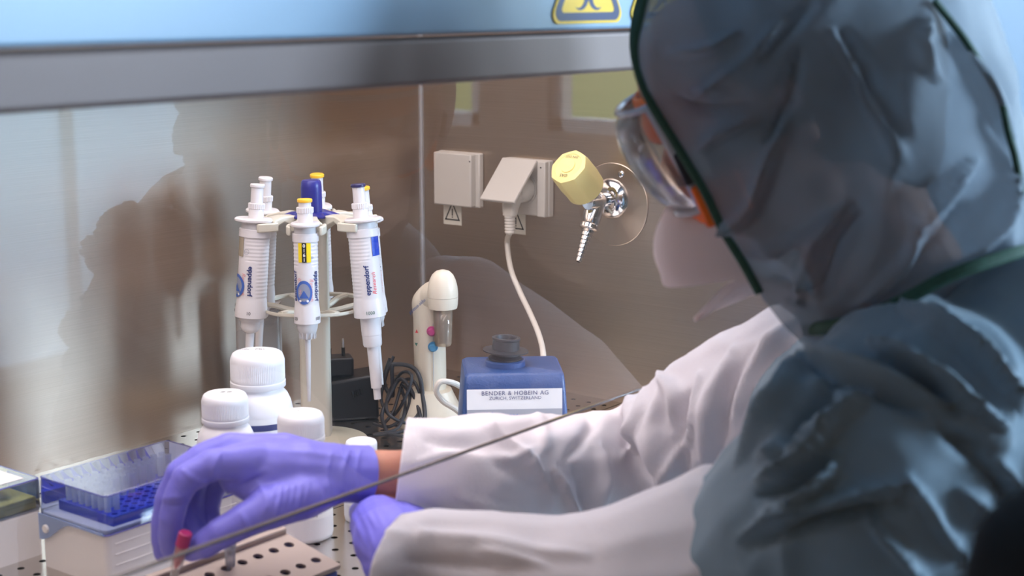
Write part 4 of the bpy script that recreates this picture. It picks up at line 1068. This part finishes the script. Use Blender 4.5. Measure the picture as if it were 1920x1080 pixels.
# ================================================================== PERSON
person = thing('person', 'person in teal hood and gown, white sleeves, goggles and mask, pinching a tube', 'person', (1.15, 0.45, -0.9))
def local(me):       # meshes are built in world space; move into the person's frame
    me.transform(Matrix.Translation(-Vector(person.location)))
    return me
def C(pts, k=1.0): return [(P(a, b, d), r*k) for a, b, d, r in pts]

# --- right hand (reaching left, pinching the tube)
H1 = {
 'palm': [[(700, 890, 1.338, .0235), (640, 888, 1.325, .0265), (560, 885, 1.300, .0290), (500, 880, 1.285, .0265), (460, 872, 1.282, .020)],
          [(640, 885, 1.325, .022), (540, 862, 1.300, .0195), (445, 866, 1.262, .0155)],
          [(640, 885, 1.325, .022), (530, 852, 1.310, .0195), (428, 845, 1.285, .0160)],
          [(640, 885, 1.33, .020), (530, 855, 1.330, .018), (432, 848, 1.307, .0150)],
          [(640, 890, 1.335, .020), (540, 870, 1.342, .017), (450, 862, 1.327, .0135)]],
 'fingers': [[(445, 866, 1.262, .0155), (395, 872, 1.252, .0138), (350, 897, 1.245, .0132), (331, 935, 1.243, .0118), (322, 970, 1.243, .0112), (318, 1003, 1.246, .0102), (320, 1030, 1.250, .0088)],
             [(428, 845, 1.285, .0160), (378, 860, 1.278, .0135), (338, 888, 1.272, .0130), (316, 935, 1.271, .0118), (306, 980, 1.271, .0110), (304, 1015, 1.272, .0100), (307, 1036, 1.273, .0088)],
             [(432, 848, 1.307, .0150), (390, 868, 1.303, .0135), (362, 900, 1.300, .0130), (356, 945, 1.295, .0118), (362, 980, 1.288, .0106), (370, 1005, 1.282, .0092)],
             [(450, 862, 1.327, .0135), (420, 885, 1.322, .0122), (398, 915, 1.316, .0118), (390, 950, 1.308, .0108), (396, 978, 1.300, .0096)]],
 'thumb': [[(620, 905, 1.315, .022), (560, 932, 1.275, .0215), (500, 955, 1.250, .0185), (455, 978, 1.238, .0150), (415, 1000, 1.232, .0138), (385, 1020, 1.234, .0122), (360, 1033, 1.240, .0098)],
           [(560, 915, 1.285, .022), (485, 915, 1.270, .017), (440, 895, 1.272, .014)]],
}
def hand_mesh(H, k, vox, sm, wrist=None):
    ch = []
    for g_ in ('palm', 'fingers', 'thumb'): ch += [C(c, k) for c in H[g_]]
    if wrist: ch += [C(c, k) for c in wrist]
    return remesh(capsule_mesh(ch), vox, sm)
cuff1 = [[(640, 888, 1.325, .0265), (684, 889, 1.335, .0262), (705, 889, 1.338, .0268)]]
gl1 = hand_mesh(H1, 1.0, 0.0022, 5, cuff1)
dpx = (P(688, 889, 1.336)-P(640, 888, 1.325)).normalized()
cut_plane(gl1, P(688, 889, 1.336), dpx)
GLS = [
    ([(655, 845), (640, 890), (648, 930)], 5, 0.0012), ([(622, 845), (612, 890), (620, 930)], 5, 0.0009), ([(675, 842), (668, 890), (672, 935)], 4, 0.0009),
    ([(590, 900), (600, 930), (590, 960)], 6, 0.0010), ([(500, 880), (440, 905), (425, 930)], 8, 0.0016), ([(480, 900), (500, 935), (495, 965)], 6, 0.001),
    ([(310, 945), (330, 948), (345, 945)], 4, -0.0012), ([(300, 938), (318, 934), (350, 930)], 5, 0.0008), ([(420, 840), (400, 880), (405, 910)], 6, 0.001),
    ([(340, 880), (365, 900), (390, 905)], 5, 0.0009), ([(560, 920), (555, 950), (545, 972)], 5, 0.0008), ([(530, 920), (520, 950), (515, 972)], 5, 0.0008),
    ([(450, 960), (462, 980), (468, 1000)], 5, 0.0009), ([(650, 860), (600, 852), (540, 845)], 7, 0.0006)]
GLS += [([(x, 905), (x-4, 930), (x-10, 955)], 3.2, 0.0009) for x in (516, 528, 541, 553, 566, 579)]
displace(gl1, [(a_, b_*0.9, c_*1.7) for a_, b_, c_ in GLS], noise=[((60, 60, 60), 0.0008, 1)])
link_mesh('glove', local(gl1), 'glove', person)
# --- left hand below it
H2 = {
 'palm': [[(800, 1075, 1.185, .028), (755, 1035, 1.225, .030), (728, 1010, 1.255, .031), (712, 985, 1.290, .027)],
          [(745, 1040, 1.235, .027), (706, 1005, 1.285, .020), (690, 985, 1.315, .015)],
          [(750, 1020, 1.235, .027), (712, 975, 1.295, .020), (700, 968, 1.325, .015)],
          [(770, 1010, 1.245, .025), (745, 975, 1.300, .019), (728, 965, 1.330, .015)],
          [(790, 1010, 1.250, .022), (770, 980, 1.305, .017), (756, 970, 1.330, .013)]],
 'fingers': [[(690, 985, 1.315, .015), (678, 962, 1.350, .0120), (682, 978, 1.380, .0110), (690, 1000, 1.375, .0095)],
             [(703, 968, 1.325, .015), (698, 950, 1.365, .0125), (700, 965, 1.400, .0115), (706, 985, 1.395, .0100)],
             [(728, 965, 1.330, .015), (724, 948, 1.370, .0120), (724, 964, 1.402, .0110), (730, 982, 1.396, .0095)],
             [(756, 970, 1.330, .013), (754, 955, 1.365, .0110), (754, 968, 1.392, .0100), (758, 984, 1.388, .0085)]],
 'thumb': [[(740, 1060, 1.225, .026), (722, 1056, 1.240, .0200), (708, 1040, 1.262, .0165), (696, 1018, 1.290, .0140), (688, 1000, 1.318, .0115)]],
}
gl2 = hand_mesh(H2, 1.0, 0.0024, 5)
displace(gl2, strokes=[([(655, 950), (672, 990), (690, 1030)], 4, 0.001), ([(668, 945), (690, 990), (705, 1040)], 4, 0.0011), ([(682, 945), (705, 990)], 4, 0.001), ([(700, 950), (722, 990)], 4, 0.0008)],
    noise=[((60, 60, 60), 0.0006, 5)])
o = link_mesh('glove', local(gl2), 'glove', person)

# --- body: one continuous surface (head, neck, trunk, arms and hands), mostly under the clothes
HC = P(1462, 185, 1.215)                     # skull centre
fdir = (LAT*(-0.90)+UP*(-0.40)+FWD*0.10).normalized(); udir = (LAT*(-0.40)+UP*0.916).normalized(); udir = (udir-fdir*udir.dot(fdir)).normalized()
sdir = fdir.cross(udir)                      # points away from / toward camera
if sdir.dot(FWD) > 0: sdir = -sdir           # toward the camera
def Hd(f, s, u): return HC+fdir*f+sdir*s+udir*u
bodych = []
bodych += [[(Hd(0.0, 0, 0.02), .083), (Hd(-0.03, 0, 0.02), .086)], [(Hd(0.03, 0.0, 0.035), .072), (Hd(0.02, 0, -0.02), .074)],
           [(Hd(0.045, 0.022, -0.035), .042), (Hd(0.045, -0.022, -0.035), .042)], [(Hd(0.050, 0.012, -0.090), .026), (Hd(0.050, -0.012, -0.090), .026)],
           [(Hd(0.0, 0.045, -0.07), .022), (Hd(0.055, 0.014, -0.095), .018)], [(Hd(0.0, -0.045, -0.07), .022), (Hd(0.055, -0.014, -0.095), .018)],
           [(Hd(0.088, 0, 0.0), .008), (Hd(0.104, 0, -0.028), .011), (Hd(0.092, 0, -0.036), .012)],
           [(Hd(0.084, 0.012, -0.062), .006), (Hd(0.084, -0.012, -0.062), .006)], [(Hd(0.083, 0.010, -0.070), .006), (Hd(0.083, -0.010, -0.070), .006)],
           [(Hd(-0.005, 0.082, 0.012), .010), (Hd(-0.008, 0.086, -0.022), .008)], [(Hd(-0.005, -0.082, 0.012), .010), (Hd(-0.008, -0.086, -0.022), .008)],
           [(Hd(-0.02, 0, -0.05), .056), (P(1665, 520, 1.20), .056)]]
SHF, SHN = P(1575, 745, 1.34), P(1752, 800, 1.07)
bodych += [[(P(1665, 520, 1.20), .06), (P(1700, 740, 1.21), .07)], [(SHF, .045), (P(1700, 745, 1.21), .07), (SHN, .052)],
           [(P(1690, 860, 1.19), .09), (P(1800, 1100, 1.15), .12), (P(1850, 1500, 1.12), .14)]]
bodych += [[(SHF, .05), (P(1330, 830, 1.44), .043), (P(1200, 888, 1.488), .038), (P(1000, 890, 1.425), .033), (P(850, 890, 1.375), .027), (P(760, 890, 1.352), .0235), (P(690, 890, 1.336), .0225)]]
bodych += [[(SHN, .05), (P(1560, 980, 1.08), .045), (P(1380, 1130, 1.10), .040), (P(1100, 1120, 1.14), .034), (P(900, 1095, 1.17), .028), (P(790, 1070, 1.19), .024)]]
for H in (H1, H2):
    for g_ in ('palm', 'fingers', 'thumb'): bodych += [C(c, 0.84) for c in H[g_]]
bd = remesh(capsule_mesh(bodych), 0.0036, 3)
link_mesh('body', local(bd), 'skin', person)
# hair
hr = remesh(capsule_mesh([[(Hd(-0.025, 0, 0.035), .093), (Hd(-0.045, 0, 0.01), .090)], [(Hd(-0.06, 0, -0.03), .070), (Hd(-0.055, 0, -0.06), .055)]]), 0.006, 4)
link_mesh('hair', local(hr), 'hair', person)
for sg in (1, -1):
    e_ = Hd(0.081, 0.031*sg, 0.0)
    MB().lathe([(0.011*cos(-pi/2+k*pi/8)+1e-5, 0.011*sin(-pi/2+k*pi/8)) for k in range(9)], 16, Matrix.Translation(e_-Vector(person.location))).build('eye', 'white', person)

# --- sleeves and gown
def sleeve_mesh(chains, vox, sm): return remesh(capsule_mesh([C(c) for c in chains]), vox, sm)
s1 = sleeve_mesh([[(690, 884, 1.335, .051), (757, 884, 1.348, .051), (820, 886, 1.362, .052), (930, 887, 1.398, .054), (1060, 888, 1.445, .056), (1180, 884, 1.488, .060), (1250, 868, 1.485, .064), (1340, 805, 1.43, .076), (1430, 752, 1.38, .074), (1500, 702, 1.35, .066), (1560, 700, 1.33, .060)],
                  [(1180, 870, 1.488, .060), (1255, 780, 1.47, .036)]], 0.0042, 5)
axis = (P(757, 884, 1.345)-P(930, 885, 1.375)).normalized(); axis = (axis+FWD*0.35).normalized()
cut_plane(s1, P(752, 884, 1.344), axis)
ST1 = [
    ([(760, 800), (850, 812), (960, 800), (1060, 770)], 14, 0.006), ([(800, 830), (900, 850), (980, 900), (1040, 905)], 12, -0.005),
    ([(770, 870), (860, 850), (950, 862), (1000, 840)], 10, 0.005), ([(1035, 880), (1075, 945), (1095, 985)], 9, 0.012), ([(900, 800), (980, 850), (1040, 930)], 8, 0.006), ([(1215, 730), (1205, 800), (1165, 860)], 8, 0.010), ([(1310, 700), (1300, 790), (1260, 880), (1230, 960)], 9, 0.010), ([(1120, 840), (1130, 900), (1110, 970), (1150, 1000)], 14, 0.010),
    ([(1070, 880), (1090, 920), (1080, 980)], 10, -0.008), ([(1175, 790), (1185, 850), (1230, 900)], 12, -0.012), ([(1180, 740), (1200, 800), (1235, 870)], 16, 0.010),
    ([(1260, 720), (1230, 800), (1245, 900), (1220, 980)], 16, 0.012), ([(1295, 740), (1280, 830), (1290, 900)], 12, -0.010), ([(1380, 660), (1330, 760), (1320, 860)], 18, 0.012),
    ([(1430, 640), (1370, 740), (1350, 850)], 12, -0.010), ([(1490, 600), (1410, 680), (1370, 790)], 14, 0.010), ([(860, 930), (960, 960), (1060, 985), (1120, 1030)], 14, 0.008),
    ([(1240, 705), (1270, 740), (1262, 790)], 12, 0.012), ([(780, 940), (850, 975), (940, 985)], 12, -0.004), ([(1085, 760), (1110, 800), (1060, 860)], 12, -0.007), ([(1000, 770), (1020, 830), (990, 870)], 12, 0.004)]
displace(s1, ST1, noise=[((11, 11, 11), 0.005, 3), ((34, 34, 34), 0.0010, 8), ((10, 7, 12), 0.0035, -3)])
o = link_mesh('sleeve', local(s1), 'sleeve', person)
q = o.modifiers.new('solid', 'SOLIDIFY'); q.thickness = 0.0012
s2 = sleeve_mesh([[(700, 1085, 1.16, .034), (760, 1062, 1.185, .040), (830, 1052, 1.19, .043), (920, 1060, 1.18, .046), (1050, 1090, 1.155, .052), (1200, 1105, 1.13, .066), (1350, 1090, 1.12, .085)]], 0.0042, 4)
axis = (P(735, 1050, 1.19)-P(830, 1052, 1.19)).normalized(); axis = (axis-UP*0.05+FWD*0.35).normalized()
cut_plane(s2, P(752, 1045, 1.188), axis)
displace(s2, [([(790, 1000), (900, 1010), (1000, 1030), (1100, 1040)], 14, 0.006), ([(770, 1050), (880, 1060), (1000, 1068)], 14, -0.006), ([(900, 1030), (960, 1045), (1030, 1060)], 10, 0.006)],
         noise=[((11, 11, 11), 0.005, 13), ((34, 34, 34), 0.0010, 18), ((10, 7, 12), 0.003, -4)])
o = link_mesh('sleeve', local(s2), 'sleeve', person)
q = o.modifiers.new('solid', 'SOLIDIFY'); q.thickness = 0.0012

gch = [[(1665, 810, 1.20, .098), (1740, 900, 1.17, .14), (1800, 1020, 1.14, .17), (1850, 1200, 1.12, .20), (1900, 1500, 1.10, .22)],
       [(1665, 810, 1.20, .098), (1560, 800, 1.30, .075)], [(1700, 725, 1.18, .076), (1600, 755, 1.28, .068), (1570, 770, 1.30, .066)],
       [(1700, 725, 1.18, .076), (1752, 795, 1.06, .088), (1650, 900, 1.05, .094), (1540, 1010, 1.08, .096), (1430, 1100, 1.11, .090), (1340, 1150, 1.12, .080)],
       [(1700, 725, 1.18, .070), (1850, 725, 1.15, .098), (1960, 720, 1.12, .115), (2000, 900, 1.1, .14)]]
gm = sleeve_mesh(gch, 0.0044, 9)
STG = [
    ([(1640, 650), (1720, 690), (1800, 740), (1880, 800)], 14, 0.016), ([(1700, 590), (1790, 640), (1860, 700), (1920, 770)], 14, 0.014), ([(1660, 680), (1740, 725), (1800, 770)], 13, -0.012),
    ([(1500, 665), (1600, 700), (1700, 735), (1810, 760)], 12, 0.014), ([(1520, 700), (1620, 735), (1720, 770)], 14, -0.010),
    ([(1520, 690), (1490, 760), (1420, 830), (1380, 870)], 14, 0.014), ([(1570, 720), (1520, 790), (1460, 860)], 16, -0.014), ([(1640, 740), (1570, 790), (1500, 830), (1430, 860)], 16, 0.012),
    ([(1420, 900), (1480, 880), (1540, 835), (1565, 800)], 12, 0.014), ([(1420, 930), (1490, 910), (1570, 860)], 16, -0.014), ([(1430, 965), (1510, 930), (1560, 880), (1570, 850)], 11, 0.014),
    ([(1380, 1010), (1460, 970), (1600, 930), (1700, 905)], 12, 0.014), ([(1400, 1030), (1540, 970), (1690, 940)], 14, -0.010),
    ([(1700, 900), (1740, 960), (1800, 1040)], 12, 0.008), ([(1620, 960), (1690, 1030), (1740, 1080)], 12, 0.010), ([(1790, 920), (1840, 960), (1870, 985)], 12, 0.010),
    ([(1820, 840), (1880, 890), (1920, 940)], 14, 0.012), ([(1760, 800), (1840, 860), (1900, 960)], 18, -0.010)]
displace(gm, [(a, b*0.85, c*1.6) for a, b, c in STG], noise=[((7, 7, 7), 0.012, 21), ((22, 22, 22), 0.003, 27), ((9, 13, 6), 0.006, -5), ((20, 12, 26), 0.002, -9)], fade=(1330, 1480))
link_mesh('gown', local(gm), 'gown', person)

# --- hood: open U-shaped shell around the head
hem = [(-230, 1420), (-190, 1330), (-120, 1262), (-60, 1225), (0, 1207), (60, 1203), (120, 1209), (180, 1226), (240, 1252), (300, 1283), (360, 1318), (420, 1355), (480, 1392), (530, 1424), (570, 1465), (610, 1512), (650, 1545)]
bak = [(-230, 1520), (-190, 1620), (-120, 1718), (-60, 1785), (0, 1832), (60, 1866), (120, 1890), (180, 1908), (240, 1920), (300, 1930), (360, 1936), (420, 1938), (480, 1936), (530, 1925), (570, 1905), (610, 1885), (650, 1870)]
wid = [(-230, .02), (-190, .055), (-120, .088), (-60, .104), (0, .114), (60, .12), (180, .124), (300, .122), (420, .112), (530, .098), (610, .100), (650, .11)]
def interp(tab, y): return float(np.interp(y, [a for a, _ in tab], [b for _, b in tab]))
DH = 1.20
rows = list(np.linspace(-230, 640, 130)); NT = 150
vs = []; fs = []
for y in rows:
    xh, xb, w_ = interp(hem, y), interp(bak, y), interp(wid, y)
    xc = xh+0.50*(xb-xh)
    for k in range(NT+1):
        tt = -1+2*k/NT                       # -1 near hem, 0 back, 1 far hem
        a = abs(tt)
        if a > 0.5:
            u = (a-0.5)/0.5; x = xc+(xh-xc)*u; s_ = w_*(1-0.42*u**2.0)
        else:
            u = a/0.5; ang = u*pi/2; x = xc+(xb-xc)*cos(ang)**0.9; s_ = w_*sin(ang)**0.85
        sg = 1 if tt < 0 else -1
        if tt < 0: x -= 34*max(0, (a-0.5)/0.5)**1.5*min(1, max(0, (y+40)/120))*min(1, max(0.35, (420-y)/300))
        if tt > 0: x += 22*max(0, (a-0.5)/0.5)**1.5*min(1, max(0, (100-y)/120))
        base = P(x, y, DH)
        vs.append(base-FWD*(s_*sg))
for i in range(len(rows)-1):
    for k in range(NT):
        a = i*(NT+1)+k; fs.append((a, a+1, a+NT+2, a+NT+1))
hm_ = MB().add(vs, fs)
hme = bpy.data.meshes.new('hood'); hme.from_pydata(hm_.v, [], hm_.f); hme.update()
bm = bmesh.new(); bm.from_mesh(hme); bmesh.ops.recalc_face_normals(bm, faces=bm.faces[:]); bm.to_mesh(hme); bm.free(); hme.update()
cen = HC
nn = hme.polygons[len(hme.polygons)//2]
if (nn.center-HC).dot(nn.normal) < 0: hme.flip_normals(); hme.update()
STH = [
    ([(1470, 40), (1400, 120), (1290, 190)], 16, 0.012), ([(1520, 10), (1440, 90), (1350, 160)], 16, -0.010), ([(1480, 200), (1440, 300), (1400, 400), (1330, 440)], 12, 0.013), ([(1500, 90), (1470, 200), (1440, 280)], 14, -0.010),
    ([(1560, 60), (1610, 140), (1650, 230), (1700, 330)], 10, 0.008), ([(1580, 60), (1640, 160), (1690, 260)], 14, -0.009), ([(1590, 380), (1540, 430), (1510, 500), (1500, 560)], 12, 0.014), ([(1620, 400), (1570, 470), (1540, 540)], 14, -0.012),
    ([(1700, 340), (1720, 400), (1760, 360), (1820, 300)], 16, 0.014), ([(1740, 30), (1730, 90), (1760, 150)], 14, 0.010), ([(1720, 400), (1690, 480), (1600, 560)], 14, 0.012), ([(1800, 380), (1760, 450), (1680, 520)], 16, -0.012),
    ([(1880, 330), (1850, 420), (1780, 500)], 16, 0.012), ([(1260, 190), (1320, 210), (1400, 190)], 12, -0.006), ([(1300, 290), (1350, 250), (1420, 220)], 12, 0.009), ([(1420, 470), (1500, 450), (1560, 400)], 12, 0.010),
    ([(1450, 520), (1520, 540), (1570, 520)], 10, -0.006), ([(1800, 60), (1850, 160), (1880, 260)], 12, 0.010), ([(1380, 60), (1330, 90), (1250, 100)], 12, 0.007)]
displace(hme, [(a, b*0.9, c*1.35) for a, b, c in STH], noise=[((9, 9, 9), 0.014, 31), ((24, 24, 24), 0.004, 37), ((9, 9, 5), 0.007, -11)])
hood = link_mesh('hood', local(hme), 'hood', person)
# bindings
def vtx(i, k): return Vector(hme.vertices[i*(NT+1)+k].co)
hemn = [vtx(i, 0) for i in range(0, 114, 3)]; hemf = [vtx(i, NT) for i in range(0, 114, 3)]
for _ in range(3):
    for L_ in (hemn, hemf): L_[1:-1] = [(L_[k-1]+L_[k]*2+L_[k+1])/4 for k in range(1, len(L_)-1)]
MB().tube(hemn[::-1]+[(hemn[0]+hemf[0])/2+Vector((0, 0, 0.01))]+hemf, 0.0036, 8).build('hood_binding', 'binding', person)
def surf(px, py, off=0.002):
    """nearest near-side hood vertex to a photo position"""
    return None
co = np.array([v.co[:] for v in hme.vertices])+np.array(person.location)
ppx, ppy, pd_ = project(co)
near = np.array([k % (NT+1) < NT*0.5 for k in range(len(co))])
def snap(pts, off=0.003):
    out = []
    for x, y in spline(pts, 5):
        dd = (ppx-x)**2+(ppy-y)**2+(~near)*1e6; i = int(np.argmin(dd)); v = Vector(co[i]); out.append(v+(Vector((0, 0, CAM_H))-v).normalized()*off-Vector(person.location))
    # smooth
    for _ in range(4): out = [out[0]]+[(out[k-1]+out[k]*2+out[k+1])/4 for k in range(1, len(out)-1)]+[out[-1]]
    return out
MB().tube(snap([(1752, 0), (1800, 62), (1845, 130), (1880, 210), (1903, 290), (1914, 360)], 0.006), 0.0028, 8).build('hood_seam', 'binding', person)
dgn = [P(1508, 618, 1.14), P(1560, 612, 1.10), P(1630, 592, 1.075), (P(1700, 560, 1.06)), P(1770, 522, 1.055), P(1850, 492, 1.06), P(1940, 466, 1.09), P(2010, 470, 1.16)]
MB().tube([Vector(q)-Vector(person.location) for q in spline(dgn, 6)], 0.0050, 8, flat=0.6).build('neck_binding', 'binding', person)
# collar cloth that closes the hood onto the shoulders
rings = []
for py_, x0, x1, w_ in ((560, 1470, 1915, .098), (600, 1500, 1930, .118), (640, 1520, 1960, .135), (700, 1530, 1990, .150)):
    r_ = []
    for k in range(60):
        a = 2*pi*k/60; xx = (x0+x1)/2+(x1-x0)/2*cos(a); r_.append(P(xx, py_, DH)-FWD*(w_*sin(a))-Vector(person.location))
    rings.append(r_)
cm = MB().loft(rings).build('collar', 'gown', person, subsurf=1)

# --- mask: beaked white respirator, built across the face
MD = 1.215
prof_c = [(1262, 372), (1245, 400), (1228, 440), (1226, 480), (1238, 512), (1245, 536), (1260, 520), (1285, 506), (1320, 500), (1362, 503), (1400, 510)]
prof_s = [(1330, 375), (1345, 398), (1360, 425), (1375, 450), (1390, 475), (1398, 485), (1406, 492), (1414, 498), (1421, 504), (1428, 509), (1436, 514)]
rings = []; NM = 24
for (xa, ya), (xb_, yb_) in zip(spline(prof_c, 3), spline(prof_s, 3)):
    r_ = []
    for k in range(NM+1):
        u = -1+2*k/NM; a = abs(u)**1.5
        x = xa+(xb_-xa)*a; y = ya+(yb_-ya)*a; s_ = 0.062*np.sign(u)*abs(u)**0.8
        r_.append(P(x, y, MD)-FWD*s_*(-1)-Vector(person.location))
    rings.append(r_)
me_m = MB().loft(rings, close=False)
mo = me_m.build('mask', 'mask', person, solid=0.0015, subsurf=1)
# loose pointed flap of the hood under the chin
fl = [[(1345, 540), (1352, 552)], [(1330, 560), (1350, 572)], [(1308, 588), (1318, 594)]]
rings = []
for (a_, b_, c2) in (((1510, 535), (1520, 618), .05), ((1470, 512), (1474, 585), .05), ((1435, 500), (1437, 568), .048), ((1400, 500), (1402, 580), .044), ((1362, 508), (1364, 594), .034), ((1331, 552), (1333, 600), .020), ((1300, 592), (1301, 600), .004)):
    r_ = []
    for k in range(9):
        u = k/8; x = a_[0]+(b_[0]-a_[0])*u; y = a_[1]+(b_[1]-a_[1])*u
        r_.append(P(x, y+5*sin(u*pi), 1.20)-FWD*(c2*(1-2*u)+0.008*sin(u*7+x*0.05))-Vector(person.location))
    rings.append(r_)
MB().loft(rings, close=False).build('chin_flap', 'mask', person, solid=0.0012, subsurf=2)

# --- goggles
gg = bpy.data.objects.new('goggles', None)
def Gp(f, s, u): return HC+fdir*f+sdir*s+udir*u-Vector(person.location)
def gring(a_s, f0, df, u, n=32, span=1.0):
    """U curve round the face at height u: s from +a to -a, bulging forward"""
    out = []
    for k in range(n+1):
        th = -pi/2*span+pi*span*k/n; out.append((f0+df*cos(th), a_s*sin(th)))
    return out
vis = MB(); rows_ = []
for u, a_s, f0, df in ((0.040, .066, .092, .026), (0.034, .070, .090, .036), (0.015, .073, .088, .042), (-0.012, .073, .086, .042), (-0.036, .068, .085, .034), (-0.046, .060, .086, .022)):
    rows_.append([Gp(f, s, u) for f, s in gring(a_s, f0, df, u)])
gov = vis.loft(rows_, close=False).build('goggles', 'goggle', person, solid=0.0015, subsurf=1)
tag(gov, 'clear goggle visor')
for u, a_s, f0, df in ((0.041, .067, .092, .028), (-0.047, .061, .086, .024)):
    MB().tube([Gp(f, s, u) for f, s in gring(a_s, f0, df, u)], 0.0028, 8).build('rim', 'goggle_rim', gov)
for sg in (1, -1):
    MB().tube([Gp(0.093, 0.067*sg, 0.041), Gp(0.090, 0.074*sg, 0.015), Gp(0.087, 0.074*sg, -0.014), Gp(0.086, 0.061*sg, -0.047)], 0.0040, 8).build('rim', 'goggle_rim', gov)
# orange soft frame between visor and face, wide at brow and cheek
for (u0, u1, ob) in ((0.048, 0.008, 0.0), (-0.026, -0.060, 0.004)):
    rows_ = []
    for u in (u0, (u0+u1)/2, u1):
        rows_.append([Gp(f-0.018+0.012, s*1.02, u) for f, s in gring(.070, .070, .040, u)])
    MB().loft(rows_, close=False).build('soft_frame', 'orange', gov, solid=0.006, subsurf=1)
    for sg in (1, -1):
        MB().hexa([Gp(*q) for q in ((0.050, 0.066*sg, u1), (0.088, 0.068*sg, u1), (0.088, 0.076*sg, u1), (0.050, 0.078*sg, u1), (0.050, 0.066*sg, u0), (0.088, 0.068*sg, u0), (0.088, 0.076*sg, u0), (0.050, 0.078*sg, u0))]).build('soft_frame_side', 'orange', gov, bevel=0.003)
for sg in (1, -1):
    q_ = [Gp(0.084, 0.080*sg, -0.008), Gp(0.055, 0.086*sg, -0.008), Gp(0.02, 0.090*sg, -0.006), Gp(-0.06, 0.088*sg, -0.005), Gp(-0.11, 0.05*sg, -0.01)]
    MB().tube(spline(q_, 4), 0.0080, 8, flat=0.25).build('strap', 'strap', gov)
    MB().box(Gp(0.084, 0.080*sg, -0.010), (0.012, 0.006, 0.026), Matrix((fdir, sdir, udir)).transposed()).build('strap_clip', 'strap', gov, bevel=0.002)
    MB().box(Gp(0.073, 0.083*sg, -0.010), (0.010, 0.006, 0.018), Matrix((fdir, sdir, udir)).transposed()).build('strap_buckle', 'plug', gov, bevel=0.002)

# ================================================================== HELD TUBE
p0, p1 = P(348, 1000, 1.222), P(324, 1085, 1.226)
axv = (p0-p1).normalized(); Lt = (p0-p1).length
tq = axv.to_track_quat('Z', 'Y').to_matrix()
tb = thing('sample_tube', 'slim sample tube with a raspberry pink cap pinched in the gloved fingers', 'tube', p1, tq.to_4x4())
MB().lathe([(0.0048, Lt-0.012), (0.0058, Lt-0.0115), (0.0058, Lt), (0.0048, Lt+0.001)], 20).build('cap', 'pink_cap', tb)
MB().lathe([(0.0012, 0.010), (0.0044, 0.020), (0.0048, Lt-0.0115)], 20).build('liquid', 'pink_liquid', tb)
MB().lathe([(0.0008, -0.002), (0.0025, 0.0), (0.0050, 0.016), (0.0053, Lt-0.011)], 20, None, None, False).build('tube_wall', 'tube_clear', tb)

# ================================================================== CHAIR IN THE FOREGROUND
cpos = P(2018, 1042, 0.52)
ch = thing('lab_chair', 'black padded high chair back, very blurred, in the lower right corner', 'chair', (cpos.x, cpos.y, RZ0), (0, 0, HEAD-pi/2+0.5))
zt_ = cpos.z-RZ0
mb = MB(); rings = []
for z_, sx_, sy_ in ((-0.12, .030, .018), (-0.11, .045, .026), (-0.04, .052, .030), (0.0, .052, .030), (0.015, .046, .027), (0.026, .030, .018), (0.030, .010, .007)):
    rings.append([Vector((0.012+sx_*np.sign(cos(a))*abs(cos(a))**0.6, sy_*np.sign(sin(a))*abs(sin(a))**0.6, zt_+z_)) for a in [2*pi*k/32 for k in range(32)]])
mb.loft(rings, cap0=True, cap1=True).build('backrest', 'chair', ch, subsurf=1)
MB().tube([(0.012, 0, zt_-0.1), (0.012, 0.02, zt_-0.4), (0.012, 0.03, 0.03)], 0.014, 12).build('post', 'chair', ch)
MB().lathe([(0.16, 0.0), (0.16, 0.02), (0.03, 0.05)], 24, Matrix.Translation((0.012, 0.03, 0))).build('foot', 'chair', ch)
